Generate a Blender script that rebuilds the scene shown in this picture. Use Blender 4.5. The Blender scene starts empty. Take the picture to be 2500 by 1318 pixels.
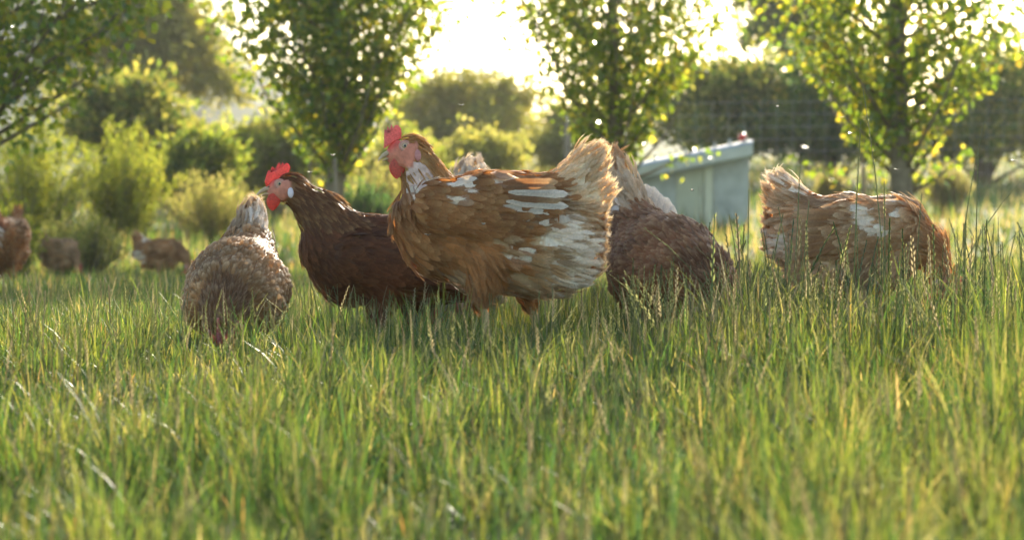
import bpy, math, random
import numpy as np
from mathutils import Vector, Matrix

R = math.radians
rng = np.random.default_rng(7)
random.seed(7)
SC = bpy.context.scene
COL = SC.collection

# ---------------------------------------------------------------- camera
CAM_Z = 0.205
cam_d = bpy.data.cameras.new('camera')
cam = bpy.data.objects.new('camera', cam_d)
COL.objects.link(cam)
cam.location = (0, 0, CAM_Z)
cam.rotation_euler = (math.pi / 2 - 0.00944, 0, 0)
cam_d.lens = 90
cam_d.sensor_width = 36
cam_d.clip_start = 0.05
cam_d.clip_end = 2000
cam_d.dof.use_dof = True
cam_d.dof.focus_distance = 5.0
cam_d.dof.aperture_fstop = 7.0
SC.camera = cam

# ---------------------------------------------------------------- sky, sun, exposure
SUN_AZ, SUN_EL = R(11), R(21)           # azimuth to the right of straight ahead (+Y)
W = bpy.data.worlds.new('World')
SC.world = W
W.use_nodes = True
nt = W.node_tree
sky = nt.nodes.new('ShaderNodeTexSky')
sky.sky_type = 'NISHITA'
sky.sun_disc = False
sky.sun_elevation = SUN_EL
sky.sun_rotation = SUN_AZ
sky.air_density = 1.0
sky.dust_density = 1.0
sky.ozone_density = 0.6
bg = nt.nodes['Background']
bg.inputs['Strength'].default_value = 0.125
nt.links.new(sky.outputs[0], bg.inputs['Color'])

sun_d = bpy.data.lights.new('sun', 'SUN')
sun_d.energy = 5.0
sun_d.angle = R(0.6)
sun_d.color = (1.0, 0.90, 0.72)
sun = bpy.data.objects.new('sun', sun_d)
COL.objects.link(sun)
to_sun = Vector((math.sin(SUN_AZ) * math.cos(SUN_EL), math.cos(SUN_AZ) * math.cos(SUN_EL), math.sin(SUN_EL)))
sun.rotation_euler = to_sun.to_track_quat('Z', 'Y').to_euler()
sun.location = (2, 20, 12)

SC.view_settings.view_transform = 'Standard'
SC.view_settings.look = 'None'
SC.view_settings.gamma = 1
SC.view_settings.use_curve_mapping = False
SC.view_settings.exposure = 1.66
cy = SC.cycles
cy.use_denoising = True
cy.max_bounces = 8
cy.diffuse_bounces = 3
cy.glossy_bounces = 2
cy.transmission_bounces = 6
cy.transparent_max_bounces = 8
cy.volume_bounces = 0
cy.sample_clamp_indirect = 6


# ---------------------------------------------------------------- helpers
def tag(o, label=None, cat=None, group=None, kind=None):
    if label: o['label'] = label
    if cat: o['category'] = cat
    if group: o['group'] = group
    if kind: o['kind'] = kind
    return o


def empty(name, loc, rz=0.0):
    o = bpy.data.objects.new(name, None)
    COL.objects.link(o)
    o.location = loc
    o.rotation_euler = (0, 0, rz)
    o.empty_display_size = 0.05
    return o


def mesh_np(name, V, T, col=None, smooth=False, uvw=None):
    V = np.asarray(V, dtype=np.float32).reshape(-1, 3)
    T = np.asarray(T, dtype=np.int32)
    k = T.shape[1]
    me = bpy.data.meshes.new(name)
    me.vertices.add(len(V))
    me.vertices.foreach_set('co', V.ravel())
    me.loops.add(T.size)
    me.loops.foreach_set('vertex_index', T.ravel())
    me.polygons.add(len(T))
    me.polygons.foreach_set('loop_start', np.arange(0, T.size, k, dtype=np.int32))
    if smooth:
        me.polygons.foreach_set('use_smooth', np.ones(len(T), dtype=bool))
    me.update(calc_edges=True)
    if col is not None:
        a = me.attributes.new('Col', 'FLOAT_COLOR', 'POINT')
        c = np.ones((len(V), 4), dtype=np.float32)
        c[:, :3] = col
        a.data.foreach_set('color', c.ravel())
    return me


def obj(name, me, mat=None, parent=None):
    o = bpy.data.objects.new(name, me)
    COL.objects.link(o)
    if mat is not None and len(me.materials) == 0:
        me.materials.append(mat)
    if parent is not None:
        o.parent = parent
    return o


class MB:
    """collects simple solids into one mesh (quads + tris)"""
    def __init__(s):
        s.v, s.f, s.c = [], [], []

    def add(s, vs, fs, col=None):
        b = len(s.v)
        s.v += [tuple(v) for v in vs]
        s.f += [tuple(i + b for i in f) for f in fs]
        s.c += [col if col is not None else (1, 1, 1)] * len(vs)

    def box(s, x0, x1, y0, y1, z0, z1, col=None):
        vs = [(x, y, z) for z in (z0, z1) for y in (y0, y1) for x in (x0, x1)]
        s.add(vs, [(0, 2, 3, 1), (4, 5, 7, 6), (0, 1, 5, 4), (2, 6, 7, 3), (0, 4, 6, 2), (1, 3, 7, 5)], col)

    def tube(s, pts, rad, n=8, col=None, cap=True):
        pts = [Vector(p) for p in pts]
        rings = []
        up = Vector((0.13, 0.31, 0.94))
        for i, p in enumerate(pts):
            d = (pts[min(i + 1, len(pts) - 1)] - pts[max(i - 1, 0)]).normalized()
            a = d.cross(up)
            if a.length < 1e-3: a = d.cross(Vector((1, 0, 0)))
            a.normalize()
            b = d.cross(a)
            r = rad[i] if hasattr(rad, '__len__') else rad
            rings.append([p + (a * math.cos(t) + b * math.sin(t)) * r for t in [2 * math.pi * k / n for k in range(n)]])
        vs = [v for r_ in rings for v in r_]
        fs = []
        for i in range(len(pts) - 1):
            for k in range(n):
                fs.append((i * n + k, i * n + (k + 1) % n, (i + 1) * n + (k + 1) % n, (i + 1) * n + k))
        if cap:
            fs.append(tuple(range(n - 1, -1, -1)))
            fs.append(tuple((len(pts) - 1) * n + k for k in range(n)))
        s.add(vs, fs, col)

    def ball(s, c, r, n=12, m=8, col=None):
        rx, ry, rz = r if hasattr(r, '__len__') else (r, r, r)
        vs = [(c[0], c[1], c[2] - rz)]
        for i in range(1, m):
            t = math.pi * i / m
            for k in range(n):
                p = 2 * math.pi * k / n
                vs.append((c[0] + rx * math.sin(t) * math.cos(p), c[1] + ry * math.sin(t) * math.sin(p), c[2] - rz * math.cos(t)))
        vs.append((c[0], c[1], c[2] + rz))
        fs = []
        for k in range(n):
            fs.append((0, 1 + (k + 1) % n, 1 + k))
            fs.append((len(vs) - 1, 1 + (m - 2) * n + k, 1 + (m - 2) * n + (k + 1) % n))
        for i in range(m - 2):
            for k in range(n):
                a, b = 1 + i * n + k, 1 + i * n + (k + 1) % n
                fs.append((a, b, b + n, a + n))
        s.add(vs, fs, col)

    def mesh(s, name, smooth=False):
        me = bpy.data.meshes.new(name)
        me.from_pydata([tuple(v) for v in s.v], [], s.f)
        if smooth:
            for p in me.polygons: p.use_smooth = True
        a = me.attributes.new('Col', 'FLOAT_COLOR', 'POINT')
        a.data.foreach_set('color', np.array([(c[0], c[1], c[2], 1.0) for c in s.c], dtype=np.float32).ravel())
        me.update()
        return me

    def build(s, name, mat, parent=None, smooth=False):
        return obj(name, s.mesh(name, smooth), mat, parent)


class Noise:
    """cheap smooth noise: a sum of random plane waves, about -1..1"""
    def __init__(s, freq, seed, n=14, dim=3):
        r = np.random.default_rng(seed)
        d = r.normal(size=(n, dim)); d /= np.linalg.norm(d, axis=1, keepdims=True)
        s.k = d * freq * 2 * math.pi * r.uniform(0.55, 1.5, (n, 1))
        s.p = r.uniform(0, 6.28, n); s.n = n

    def __call__(s, P):
        return np.sin(np.asarray(P) @ s.k.T + s.p).sum(1) / math.sqrt(s.n) * 0.9


# ---------------------------------------------------------------- materials
def new_mat(name):
    m = bpy.data.materials.new(name)
    m.use_nodes = True
    n = m.node_tree.nodes
    n.clear()
    out = n.new('ShaderNodeOutputMaterial')
    return m, m.node_tree, n, out


def col_source(t, n, color, noise=0.0, scale=40.0, hue=0.0):
    """attribute colour (or constant) with a little procedural mottling"""
    if color is None:
        a = n.new('ShaderNodeAttribute'); a.attribute_name = 'Col'
        src = a.outputs['Color']
    else:
        a = n.new('ShaderNodeRGB'); a.outputs[0].default_value = (*color, 1)
        src = a.outputs[0]
    if noise > 0:
        tc = n.new('ShaderNodeTexCoord')
        nz = n.new('ShaderNodeTexNoise'); nz.inputs['Scale'].default_value = scale
        nz.inputs['Detail'].default_value = 4
        t.links.new(tc.outputs['Object'], nz.inputs['Vector'])
        mr = n.new('ShaderNodeMapRange')
        mr.inputs['From Min'].default_value = 0.3; mr.inputs['From Max'].default_value = 0.7
        mr.inputs['To Min'].default_value = 1 - noise; mr.inputs['To Max'].default_value = 1 + noise
        t.links.new(nz.outputs['Fac'], mr.inputs['Value'])
        hs = n.new('ShaderNodeHueSaturation')
        t.links.new(mr.outputs[0], hs.inputs['Value'])
        t.links.new(src, hs.inputs['Color'])
        src = hs.outputs[0]
    return src


def leafy(name, color=None, trans=0.45, rough=0.45, spec=0.4, noise=0.15, scale=30, tcol=(1.0, 1.0, 1.0), sheen=0.0, gloss=0.0):
    """thin sheet: principled face mixed with light coming through"""
    m, t, n, out = new_mat(name)
    src = col_source(t, n, color, noise, scale)
    p = n.new('ShaderNodeBsdfPrincipled')
    p.inputs['Roughness'].default_value = rough
    p.inputs['Specular IOR Level'].default_value = spec
    p.inputs['Sheen Weight'].default_value = sheen
    if gloss:
        g = n.new('ShaderNodeTexNoise'); g.inputs['Scale'].default_value = 45
        gc = n.new('ShaderNodeTexCoord'); t.links.new(gc.outputs['Object'], g.inputs['Vector'])
        gr = n.new('ShaderNodeMapRange'); gr.inputs['From Min'].default_value = 0.35; gr.inputs['From Max'].default_value = 0.65
        gr.inputs['To Min'].default_value = gloss; gr.inputs['To Max'].default_value = rough
        t.links.new(g.outputs['Fac'], gr.inputs['Value']); t.links.new(gr.outputs[0], p.inputs['Roughness'])
    tr = n.new('ShaderNodeBsdfTranslucent')
    mx = n.new('ShaderNodeMixShader'); mx.inputs[0].default_value = trans
    mul = n.new('ShaderNodeMix'); mul.data_type = 'RGBA'; mul.blend_type = 'MULTIPLY'; mul.inputs[0].default_value = 1
    mul.inputs[7].default_value = (*tcol, 1)
    t.links.new(src, mul.inputs[6])
    t.links.new(src, p.inputs['Base Color'])
    t.links.new(mul.outputs[2], tr.inputs['Color'])
    t.links.new(p.outputs[0], mx.inputs[1]); t.links.new(tr.outputs[0], mx.inputs[2])
    t.links.new(mx.outputs[0], out.inputs[0])
    return m


def solid(name, color=None, rough=0.6, spec=0.4, noise=0.15, scale=30, bump=0.0, bscale=200, sss=0.0, metal=0.0):
    m, t, n, out = new_mat(name)
    src = col_source(t, n, color, noise, scale)
    p = n.new('ShaderNodeBsdfPrincipled')
    p.inputs['Roughness'].default_value = rough
    p.inputs['Specular IOR Level'].default_value = spec
    p.inputs['Metallic'].default_value = metal
    if sss > 0:
        p.inputs['Subsurface Weight'].default_value = sss
        p.inputs['Subsurface Radius'].default_value = (0.02, 0.006, 0.004)
        p.inputs['Subsurface Scale'].default_value = 0.35
    t.links.new(src, p.inputs['Base Color'])
    if bump > 0:
        tc = n.new('ShaderNodeTexCoord')
        nz = n.new('ShaderNodeTexNoise'); nz.inputs['Scale'].default_value = bscale; nz.inputs['Detail'].default_value = 3
        t.links.new(tc.outputs['Object'], nz.inputs['Vector'])
        b = n.new('ShaderNodeBump'); b.inputs['Strength'].default_value = bump; b.inputs['Distance'].default_value = 0.002
        t.links.new(nz.outputs['Fac'], b.inputs['Height'])
        t.links.new(b.outputs[0], p.inputs['Normal'])
    t.links.new(p.outputs[0], out.inputs[0])
    return m


M_GRASS = leafy('grass_blade', None, trans=0.52, rough=0.52, spec=0.36, noise=0.12, scale=60, tcol=(1.6, 1.45, 0.75), gloss=0.42)
M_SEED = leafy('grass_seed', None, trans=0.5, rough=0.35, spec=0.6, noise=0.15, scale=150, tcol=(1.25, 1.2, 1.0))
M_POPLAR = leafy('poplar_leaf', None, trans=0.58, rough=0.2, spec=0.6, noise=0.1, scale=20, tcol=(2.7, 2.15, 0.75))
M_BUSH = leafy('bush_leaf', None, trans=0.64, rough=0.5, spec=0.3, noise=0.1, scale=8, tcol=(1.6, 1.45, 0.8))
M_FEATHER = leafy('feather', None, trans=0.42, rough=0.6, spec=0.25, noise=0.14, scale=260, tcol=(1.25, 1.05, 0.8))
M_SKIN = solid('hen_skin', None, rough=0.6, spec=0.3, noise=0.16, scale=120, bump=0.8, bscale=350)
M_COMB = leafy('comb_flesh', None, trans=0.36, rough=0.5, spec=0.35, noise=0.22, scale=300, tcol=(1.1, 0.6, 0.5))
M_BEAK = solid('beak_horn', None, rough=0.5, spec=0.22, noise=0.2, scale=200)
M_EYE = solid('eye_wet', None, rough=0.08, spec=0.6, noise=0.0)
M_LEG = solid('leg_scale', (0.42, 0.30, 0.12), rough=0.55, noise=0.2, scale=250, bump=0.5, bscale=500)
M_BARK = solid('bark', (0.17, 0.14, 0.09), rough=0.9, spec=0.15, noise=0.35, scale=14, bump=1.0, bscale=40)
M_WOOD = solid('weathered_wood', (0.24, 0.19, 0.13), rough=0.85, noise=0.25, scale=20, bump=0.5, bscale=60)
M_WIRE = solid('galvanised_wire', (0.42, 0.40, 0.36), rough=0.4, metal=0.6, noise=0.1)
M_SOIL = None


# ---------------------------------------------------------------- terrain
n_far = Noise(0.07, 3, dim=2)
n_near = Noise(0.6, 4, dim=2)


def sstep(a, b, x):
    t = np.clip((x - a) / (b - a), 0, 1)
    return t * t * (3 - 2 * t)


def zg(x, y):
    x = np.asarray(x, dtype=float); y = np.asarray(y, dtype=float)
    near = np.where(y < 4.6, -0.052 * (4.6 - np.maximum(y, 0.5)) * sstep(4.9, 3.6, y) , 0)
    right = sstep(-3.0, 2.0, x)
    far = 0.055 * np.maximum(y - 15, 0) * sstep(15, 18, y)
    far = far * (0.72 + 0.28 * right)
    far = np.minimum(far, 3.2 + 0.004 * y)
    P = np.stack([x.ravel(), y.ravel()], 1)
    amp = sstep(6, 12, y)
    und = (n_near(P).reshape(x.shape)) * 0.006 + n_far(P).reshape(x.shape) * 0.03 * amp
    return near + far + und


def zs(x, y):
    return float(zg(np.array([x]), np.array([y]))[0])


PXD = 0.00016                         # metres per photo pixel per metre of distance


def at(px, py, Y):
    """photo pixel at distance Y -> world point"""
    return Vector(((px - 1250) * PXD * Y, Y, CAM_Z + (600 - py) * PXD * Y))


ys = np.concatenate([np.linspace(-8, 0, 9), np.linspace(0.3, 16, 120), np.geomspace(16.3, 330, 70)])
xs = np.concatenate([-np.geomspace(260, 6.2, 40), np.linspace(-6, 6, 90), np.geomspace(6.2, 260, 40)])
X, Y = np.meshgrid(xs, ys)
Z = zg(X, Y)
nx_, ny_ = len(xs), len(ys)
idx = np.arange(nx_ * ny_).reshape(ny_, nx_)
Q = np.stack([idx[:-1, :-1], idx[:-1, 1:], idx[1:, 1:], idx[1:, :-1]], -1).reshape(-1, 4)
m, t, n, out = new_mat('meadow_soil')
tc = n.new('ShaderNodeTexCoord')
nz = n.new('ShaderNodeTexNoise'); nz.inputs['Scale'].default_value = 3.0; nz.inputs['Detail'].default_value = 9
t.links.new(tc.outputs['Object'], nz.inputs['Vector'])
cr = n.new('ShaderNodeValToRGB')
cr.color_ramp.elements[0].position = 0.3; cr.color_ramp.elements[0].color = (0.05, 0.055, 0.02, 1)
cr.color_ramp.elements[1].position = 0.7; cr.color_ramp.elements[1].color = (0.13, 0.15, 0.04, 1)
e = cr.color_ramp.elements.new(0.5); e.color = (0.085, 0.10, 0.03, 1)
t.links.new(nz.outputs['Fac'], cr.inputs[0])
p = n.new('ShaderNodeBsdfPrincipled'); p.inputs['Roughness'].default_value = 0.95
p.inputs['Specular IOR Level'].default_value = 0.1
t.links.new(cr.outputs[0], p.inputs['Base Color'])
t.links.new(p.outputs[0], out.inputs[0])
ground = obj('ground', mesh_np('ground', np.stack([X, Y, Z], -1).reshape(-1, 3), Q, smooth=True), m)
tag(ground, kind='structure')

# distant hills: ridge profile from the photograph's skyline, built 170-230 m away
m, t, n, out = new_mat('hill_scrub')
tc = n.new('ShaderNodeTexCoord')
nz = n.new('ShaderNodeTexNoise'); nz.inputs['Scale'].default_value = 0.09; nz.inputs['Detail'].default_value = 8
t.links.new(tc.outputs['Object'], nz.inputs['Vector'])
cr = n.new('ShaderNodeValToRGB')
cr.color_ramp.elements[0].position = 0.42; cr.color_ramp.elements[0].color = (0.035, 0.045, 0.025, 1)
cr.color_ramp.elements[1].position = 0.58; cr.color_ramp.elements[1].color = (0.13, 0.14, 0.06, 1)
t.links.new(nz.outputs['Fac'], cr.inputs[0])
p = n.new('ShaderNodeBsdfPrincipled'); p.inputs['Roughness'].default_value = 1.0
t.links.new(cr.outputs[0], p.inputs['Base Color'])
t.links.new(p.outputs[0], out.inputs[0])


def hill(y0, y1, prof, seed, name='hill'):
    hx = np.linspace(-150, 150, 150)
    hy = np.linspace(0, 1, 24)
    hz = np.interp(hx, [a for a, b in prof], [b for a, b in prof])
    A, B = np.meshgrid(hx, hy)
    nn = Noise(0.03, seed, dim=2); nf = Noise(0.12, seed + 1, dim=2)
    YY = y0 + (y1 - y0) * B
    bump = (nn(np.stack([A.ravel(), YY.ravel()], 1)).reshape(A.shape) * 1.0
            + nf(np.stack([A.ravel(), YY.ravel()], 1)).reshape(A.shape) * 0.45)
    ZZ = -1 + (hz[None, :] + 1) * np.sin(B * math.pi / 2) ** 0.9 + bump * np.minimum(1, 4 * B)
    ii = np.arange(A.size).reshape(A.shape)
    QQ = np.stack([ii[:-1, :-1], ii[:-1, 1:], ii[1:, 1:], ii[1:, :-1]], -1).reshape(-1, 4)
    o = obj(name, mesh_np(name, np.stack([A, YY, ZZ], -1).reshape(-1, 3), QQ, smooth=True), m)
    return tag(o, kind='structure')


# skyline pixels: (510,40) high on the left, falling to about (1400,275)
hill(150, 215, [(-150, 20), (-60, 21.5), (-31, 19.5), (-24.5, 18.6), (-22, 16.5), (-18, 13.2), (-10, 11.5), (0, 10.2), (8, 9.2), (40, 9), (150, 12)], 21)

# ---------------------------------------------------------------- grass
n_h = Noise(1.1, 11, dim=2)
n_h2 = Noise(4.0, 12, dim=2)
n_c = Noise(0.8, 13, dim=2)
n_c2 = Noise(0.16, 15, dim=2)

HEN_FOOT = []       # (x, y, radius) where standing hens hold the grass down; filled below
HEN_FOOT += [(-0.03, 5.0, 0.13), (-0.24, 5.5, 0.14), (-0.54, 4.98, 0.10), (0.34, 5.38, 0.12), (0.68, 5.32, 0.14), (0.58, 5.32, .12), (0.78, 5.32, .12)]


def blades(N, x, y, h, w, lean, nseg, col, th=None):
    """N grass blades as a real mesh; returns verts, tris, colours"""
    z = zg(x, y)
    th = rng.uniform(0, 2 * math.pi, N) if th is None else th
    fa = rng.uniform(0, math.pi, N)
    lv = {3: [0, 0.38, 0.74, 1.0], 2: [0, 0.55, 1.0], 1: [0, 1.0]}[nseg]
    wd = {3: [0.8, 1.0, 0.7], 2: [1.0, 0.75], 1: [1.0]}[nseg]
    nv = 2 * nseg + 1
    V = np.zeros((N, nv, 3)); C = np.zeros((N, nv, 3))
    dx, dy = np.cos(th) * lean * h, np.sin(th) * lean * h
    for i, tt in enumerate(lv):
        cx = x + dx * (0.35 * tt + 0.65 * tt ** 2.2)
        cy_ = y + dy * (0.35 * tt + 0.65 * tt ** 2.2)
        cz = z - 0.005 + h * tt * (1 - 0.28 * np.minimum(lean, 1.2) ** 2 * tt)
        if i < nseg:
            a = fa + 0.5 * tt
            ox, oy = np.cos(a) * w * wd[i] / 2, np.sin(a) * w * wd[i] / 2
            V[:, 2 * i] = np.stack([cx - ox, cy_ - oy, cz], 1)
            V[:, 2 * i + 1] = np.stack([cx + ox, cy_ + oy, cz], 1)
            C[:, 2 * i] = col; C[:, 2 * i + 1] = col
        else:
            V[:, 2 * i] = np.stack([cx, cy_, cz], 1); C[:, 2 * i] = col
    tl = []
    for i in range(nseg - 1):
        a = 2 * i
        tl += [(a, a + 1, a + 3), (a, a + 3, a + 2)]
    a = 2 * (nseg - 1)
    tl.append((a, a + 1, a + 2))
    T = (np.arange(N)[:, None, None] * nv + np.array(tl)[None]).reshape(-1, 3)
    return V.reshape(-1, 3), T, C.reshape(-1, 3)


def sample_xy(N, y0, y1, power=1.0, margin=1.25, extra=0.25):
    """points spread over the visible wedge of the meadow and a margin to each side"""
    u = rng.uniform(0, 1, N)
    yy = y0 + (y1 - y0) * u ** power
    hw = yy * 0.2 * margin + extra
    xx = rng.uniform(-1, 1, N) * hw
    return xx, yy


def grass_height(x, y):
    P = np.stack([x, y], 1)
    right = sstep(0.15, 0.55, x / np.maximum(y, 0.5) * 5.0) * sstep(2.5, 4.2, y) * sstep(9.0, 6.2, y)
    h = 0.068 + 0.022 * n_h(P) + 0.014 * n_h2(P)
    h = h + right * 0.055
    h = h + (0.0 + 0.05 * sstep(-0.1, 0.35, x)) * sstep(4.0, 2.6, y)
    h = h + 0.06 * sstep(14, 24, y)
    for (fx, fy, fr) in HEN_FOOT:
        d = np.hypot((x - fx), (y - fy)) / fr
        h = np.where(d < 1, np.minimum(h, 0.055 + 0.03 * d), h)
    return np.maximum(h, 0.03)


PAL = np.array([[0.050, 0.098, 0.024],    # mid green
                [0.105, 0.140, 0.028],   # yellow green
                [0.032, 0.070, 0.036],   # blue green
                [0.20, 0.21, 0.050],     # lime, light
                [0.34, 0.28, 0.15],      # straw
                [0.26, 0.16, 0.07]])     # rust


def grass_colors(x, y, dry=0.10):
    N = len(x)
    P = np.stack([x, y], 1)
    v = n_c(P) * 0.5 + n_c2(P) * 0.4
    lime = np.clip(0.30 + 0.24 * v, 0.04, 0.7)
    u = rng.uniform(0, 1, N)
    k = np.where(u < lime, np.where(rng.uniform(0, 1, N) < 0.42, 3, 1), np.where(rng.uniform(0, 1, N) < 0.34, 2, 0))
    d = rng.uniform(0, 1, N)
    k = np.where(d < dry, 4, np.where(d < dry * 1.22, 5, k))
    c = PAL[k] * rng.uniform(0.5, 1.5, (N, 1))
    return c * (1 + rng.normal(0, 0.06, (N, 3)))


def build_grass():
    parts = []
    # tufted near field
    NT = 9900
    tx, ty = sample_xy(NT, 1.5, 8.0, 1.0, 1.42, 0.3)
    keep = rng.uniform(0, 1, NT) < np.clip((tx * 0 + ty / 5.0), 0.25, 1)
    tx, ty = tx[keep], ty[keep]
    nb = 19
    x = np.repeat(tx, nb) + rng.normal(0, 0.020, len(tx) * nb)
    y = np.repeat(ty, nb) + rng.normal(0, 0.022, len(tx) * nb)
    N = len(x)
    h = grass_height(x, y) * np.repeat(rng.choice([0.55, 0.75, 0.95, 1.15, 1.45], len(tx), p=[.2, .28, .3, .16, .06]) * rng.uniform(0.9, 1.1, len(tx)), nb) * rng.uniform(0.5, 1.2, N)
    w = rng.uniform(0.0013, 0.0030, N)
    lean = np.minimum(np.abs(rng.normal(0.30, 0.32, N)), 0.85)
    tc_ = grass_colors(tx, ty, 0.05)
    c = 0.5 * np.repeat(tc_, nb, 0) + 0.5 * grass_colors(x, y, 0.07)
    th = np.arctan2(y - np.repeat(ty, nb), x - np.repeat(tx, nb)) + rng.normal(0, 0.7, N)
    parts.append(blades(N, x, y, h, w, lean, 3, c, th))
    # fill-in blades, flatter
    N = 18000
    x, y = sample_xy(N, 1.5, 8.0, 0.9, 1.42, 0.3)
    h = grass_height(x, y) * rng.uniform(0.5, 1.0, N)
    parts.append(blades(N, x, y, h, rng.uniform(0.002, 0.005, N), np.clip(rng.normal(0.6, 0.35, N), 0.05, 0.95), 3, grass_colors(x, y, 0.12)))
    V, T, C, b = [], [], [], 0
    for v, t_, c in parts:
        V.append(v); T.append(t_ + b); C.append(c); b += len(v)
    o = obj('meadow_grass', mesh_np('meadow_grass', np.concatenate(V), np.concatenate(T), np.concatenate(C)), M_GRASS)
    tag(o, 'short green meadow grass growing around the hens', 'grass', kind='stuff')
    # middle and far field
    parts = []
    N = 54000
    x, y = sample_xy(N, 7.8, 17, 1.0, 1.35, 0.7)
    h = (grass_height(x, y) + 0.01) * rng.uniform(0.6, 1.3, N)
    parts.append(blades(N, x, y, h, rng.uniform(0.004, 0.007, N), np.abs(rng.normal(0.3, 0.25, N)), 2, grass_colors(x, y, 0.12) * 1.1))
    N = 46000
    x, y = sample_xy(N, 16, 48, 1.5, 1.35, 1.0)
    h = (grass_height(x, y) + 0.03) * rng.uniform(0.6, 1.5, N)
    parts.append(blades(N, x, y, h, rng.uniform(0.009, 0.02, N), np.abs(rng.normal(0.3, 0.2, N)), 1, grass_colors(x, y, 0.22) * 1.15))
    V, T, C, b = [], [], [], 0
    for v, t_, c in parts:
        V.append(v); T.append(t_ + b); C.append(c); b += len(v)
    o = obj('field_grass', mesh_np('field_grass', np.concatenate(V), np.concatenate(T), np.concatenate(C)), M_GRASS)
    tag(o, 'pale sunlit grass of the field behind the hens', 'grass', kind='stuff')


build_grass()


def stalk_geo(base, h, lean, th, seed, head=0.4, col=(0.16, 0.18, 0.06), hcol=(0.30, 0.27, 0.11), r=0.0009):
    """ryegrass stalk: thin stem with a spike of alternating spikelets"""
    rr = np.random.default_rng(seed)
    pts = []
    n = 7
    for i in range(n):
        t_ = i / (n - 1)
        k = lean * (0.25 * t_ + 0.75 * t_ ** 2.2)
        pts.append(np.array([base[0] + math.cos(th) * k * h, base[1] + math.sin(th) * k * h, base[2] + h * t_ * (1 - 0.22 * lean ** 2 * t_)]))
    pts = np.array(pts)
    V, T, C = [], [], []
    ring = [np.array([math.cos(a), math.sin(a), 0]) for a in (0, 2.09, 4.19)]
    for i, p in enumerate(pts):
        rad = r * (1.15 - 0.6 * i / n)
        for q in ring: V.append(p + q * rad); C.append(col)
    for i in range(n - 1):
        for k in range(3):
            a, b = i * 3 + k, i * 3 + (k + 1) % 3
            T += [(a, b, b + 3), (a, b + 3, a + 3)]
    m_ = int(10 + 26 * head * min(1.4, h / 0.2) * 0.8)
    plane = rr.uniform(0, math.pi)
    for j in range(m_):
        t_ = 1 - head + head * j / m_
        f = t_ * (n - 1); i = min(int(f), n - 2); f -= i
        p = pts[i] * (1 - f) + pts[i + 1] * f
        d = pts[i + 1] - pts[i]; d /= np.linalg.norm(d)
        s = 1 if j % 2 else -1
        side = np.array([math.cos(plane), math.sin(plane), 0]) * s
        L = rr.uniform(0.005, 0.008) * (1.15 - 0.5 * j / m_) * (0.8 + h * 1.0)
        ax = d * 0.97 + side * rr.uniform(0.15, 0.42); ax /= np.linalg.norm(ax)
        nrm = np.cross(ax, np.array([math.sin(plane), -math.cos(plane), 0])); nrm /= max(np.linalg.norm(nrm), 1e-6)
        wv = nrm * L * 0.13
        ov = np.cross(ax, nrm) * L * 0.13
        b = len(V)
        V += [p, p + ax * L * 0.45 + wv, p + ax * L * 0.45 - wv, p + ax * L * 0.45 + ov, p + ax * L * 0.45 - ov, p + ax * L]
        hc = np.array(hcol) * rr.uniform(0.75, 1.25)
        C += [hc] * 6
        T += [(b, b + 1, b + 5), (b, b + 5, b + 2), (b, b + 3, b + 5), (b, b + 5, b + 4)]
    return V, T, C


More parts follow.
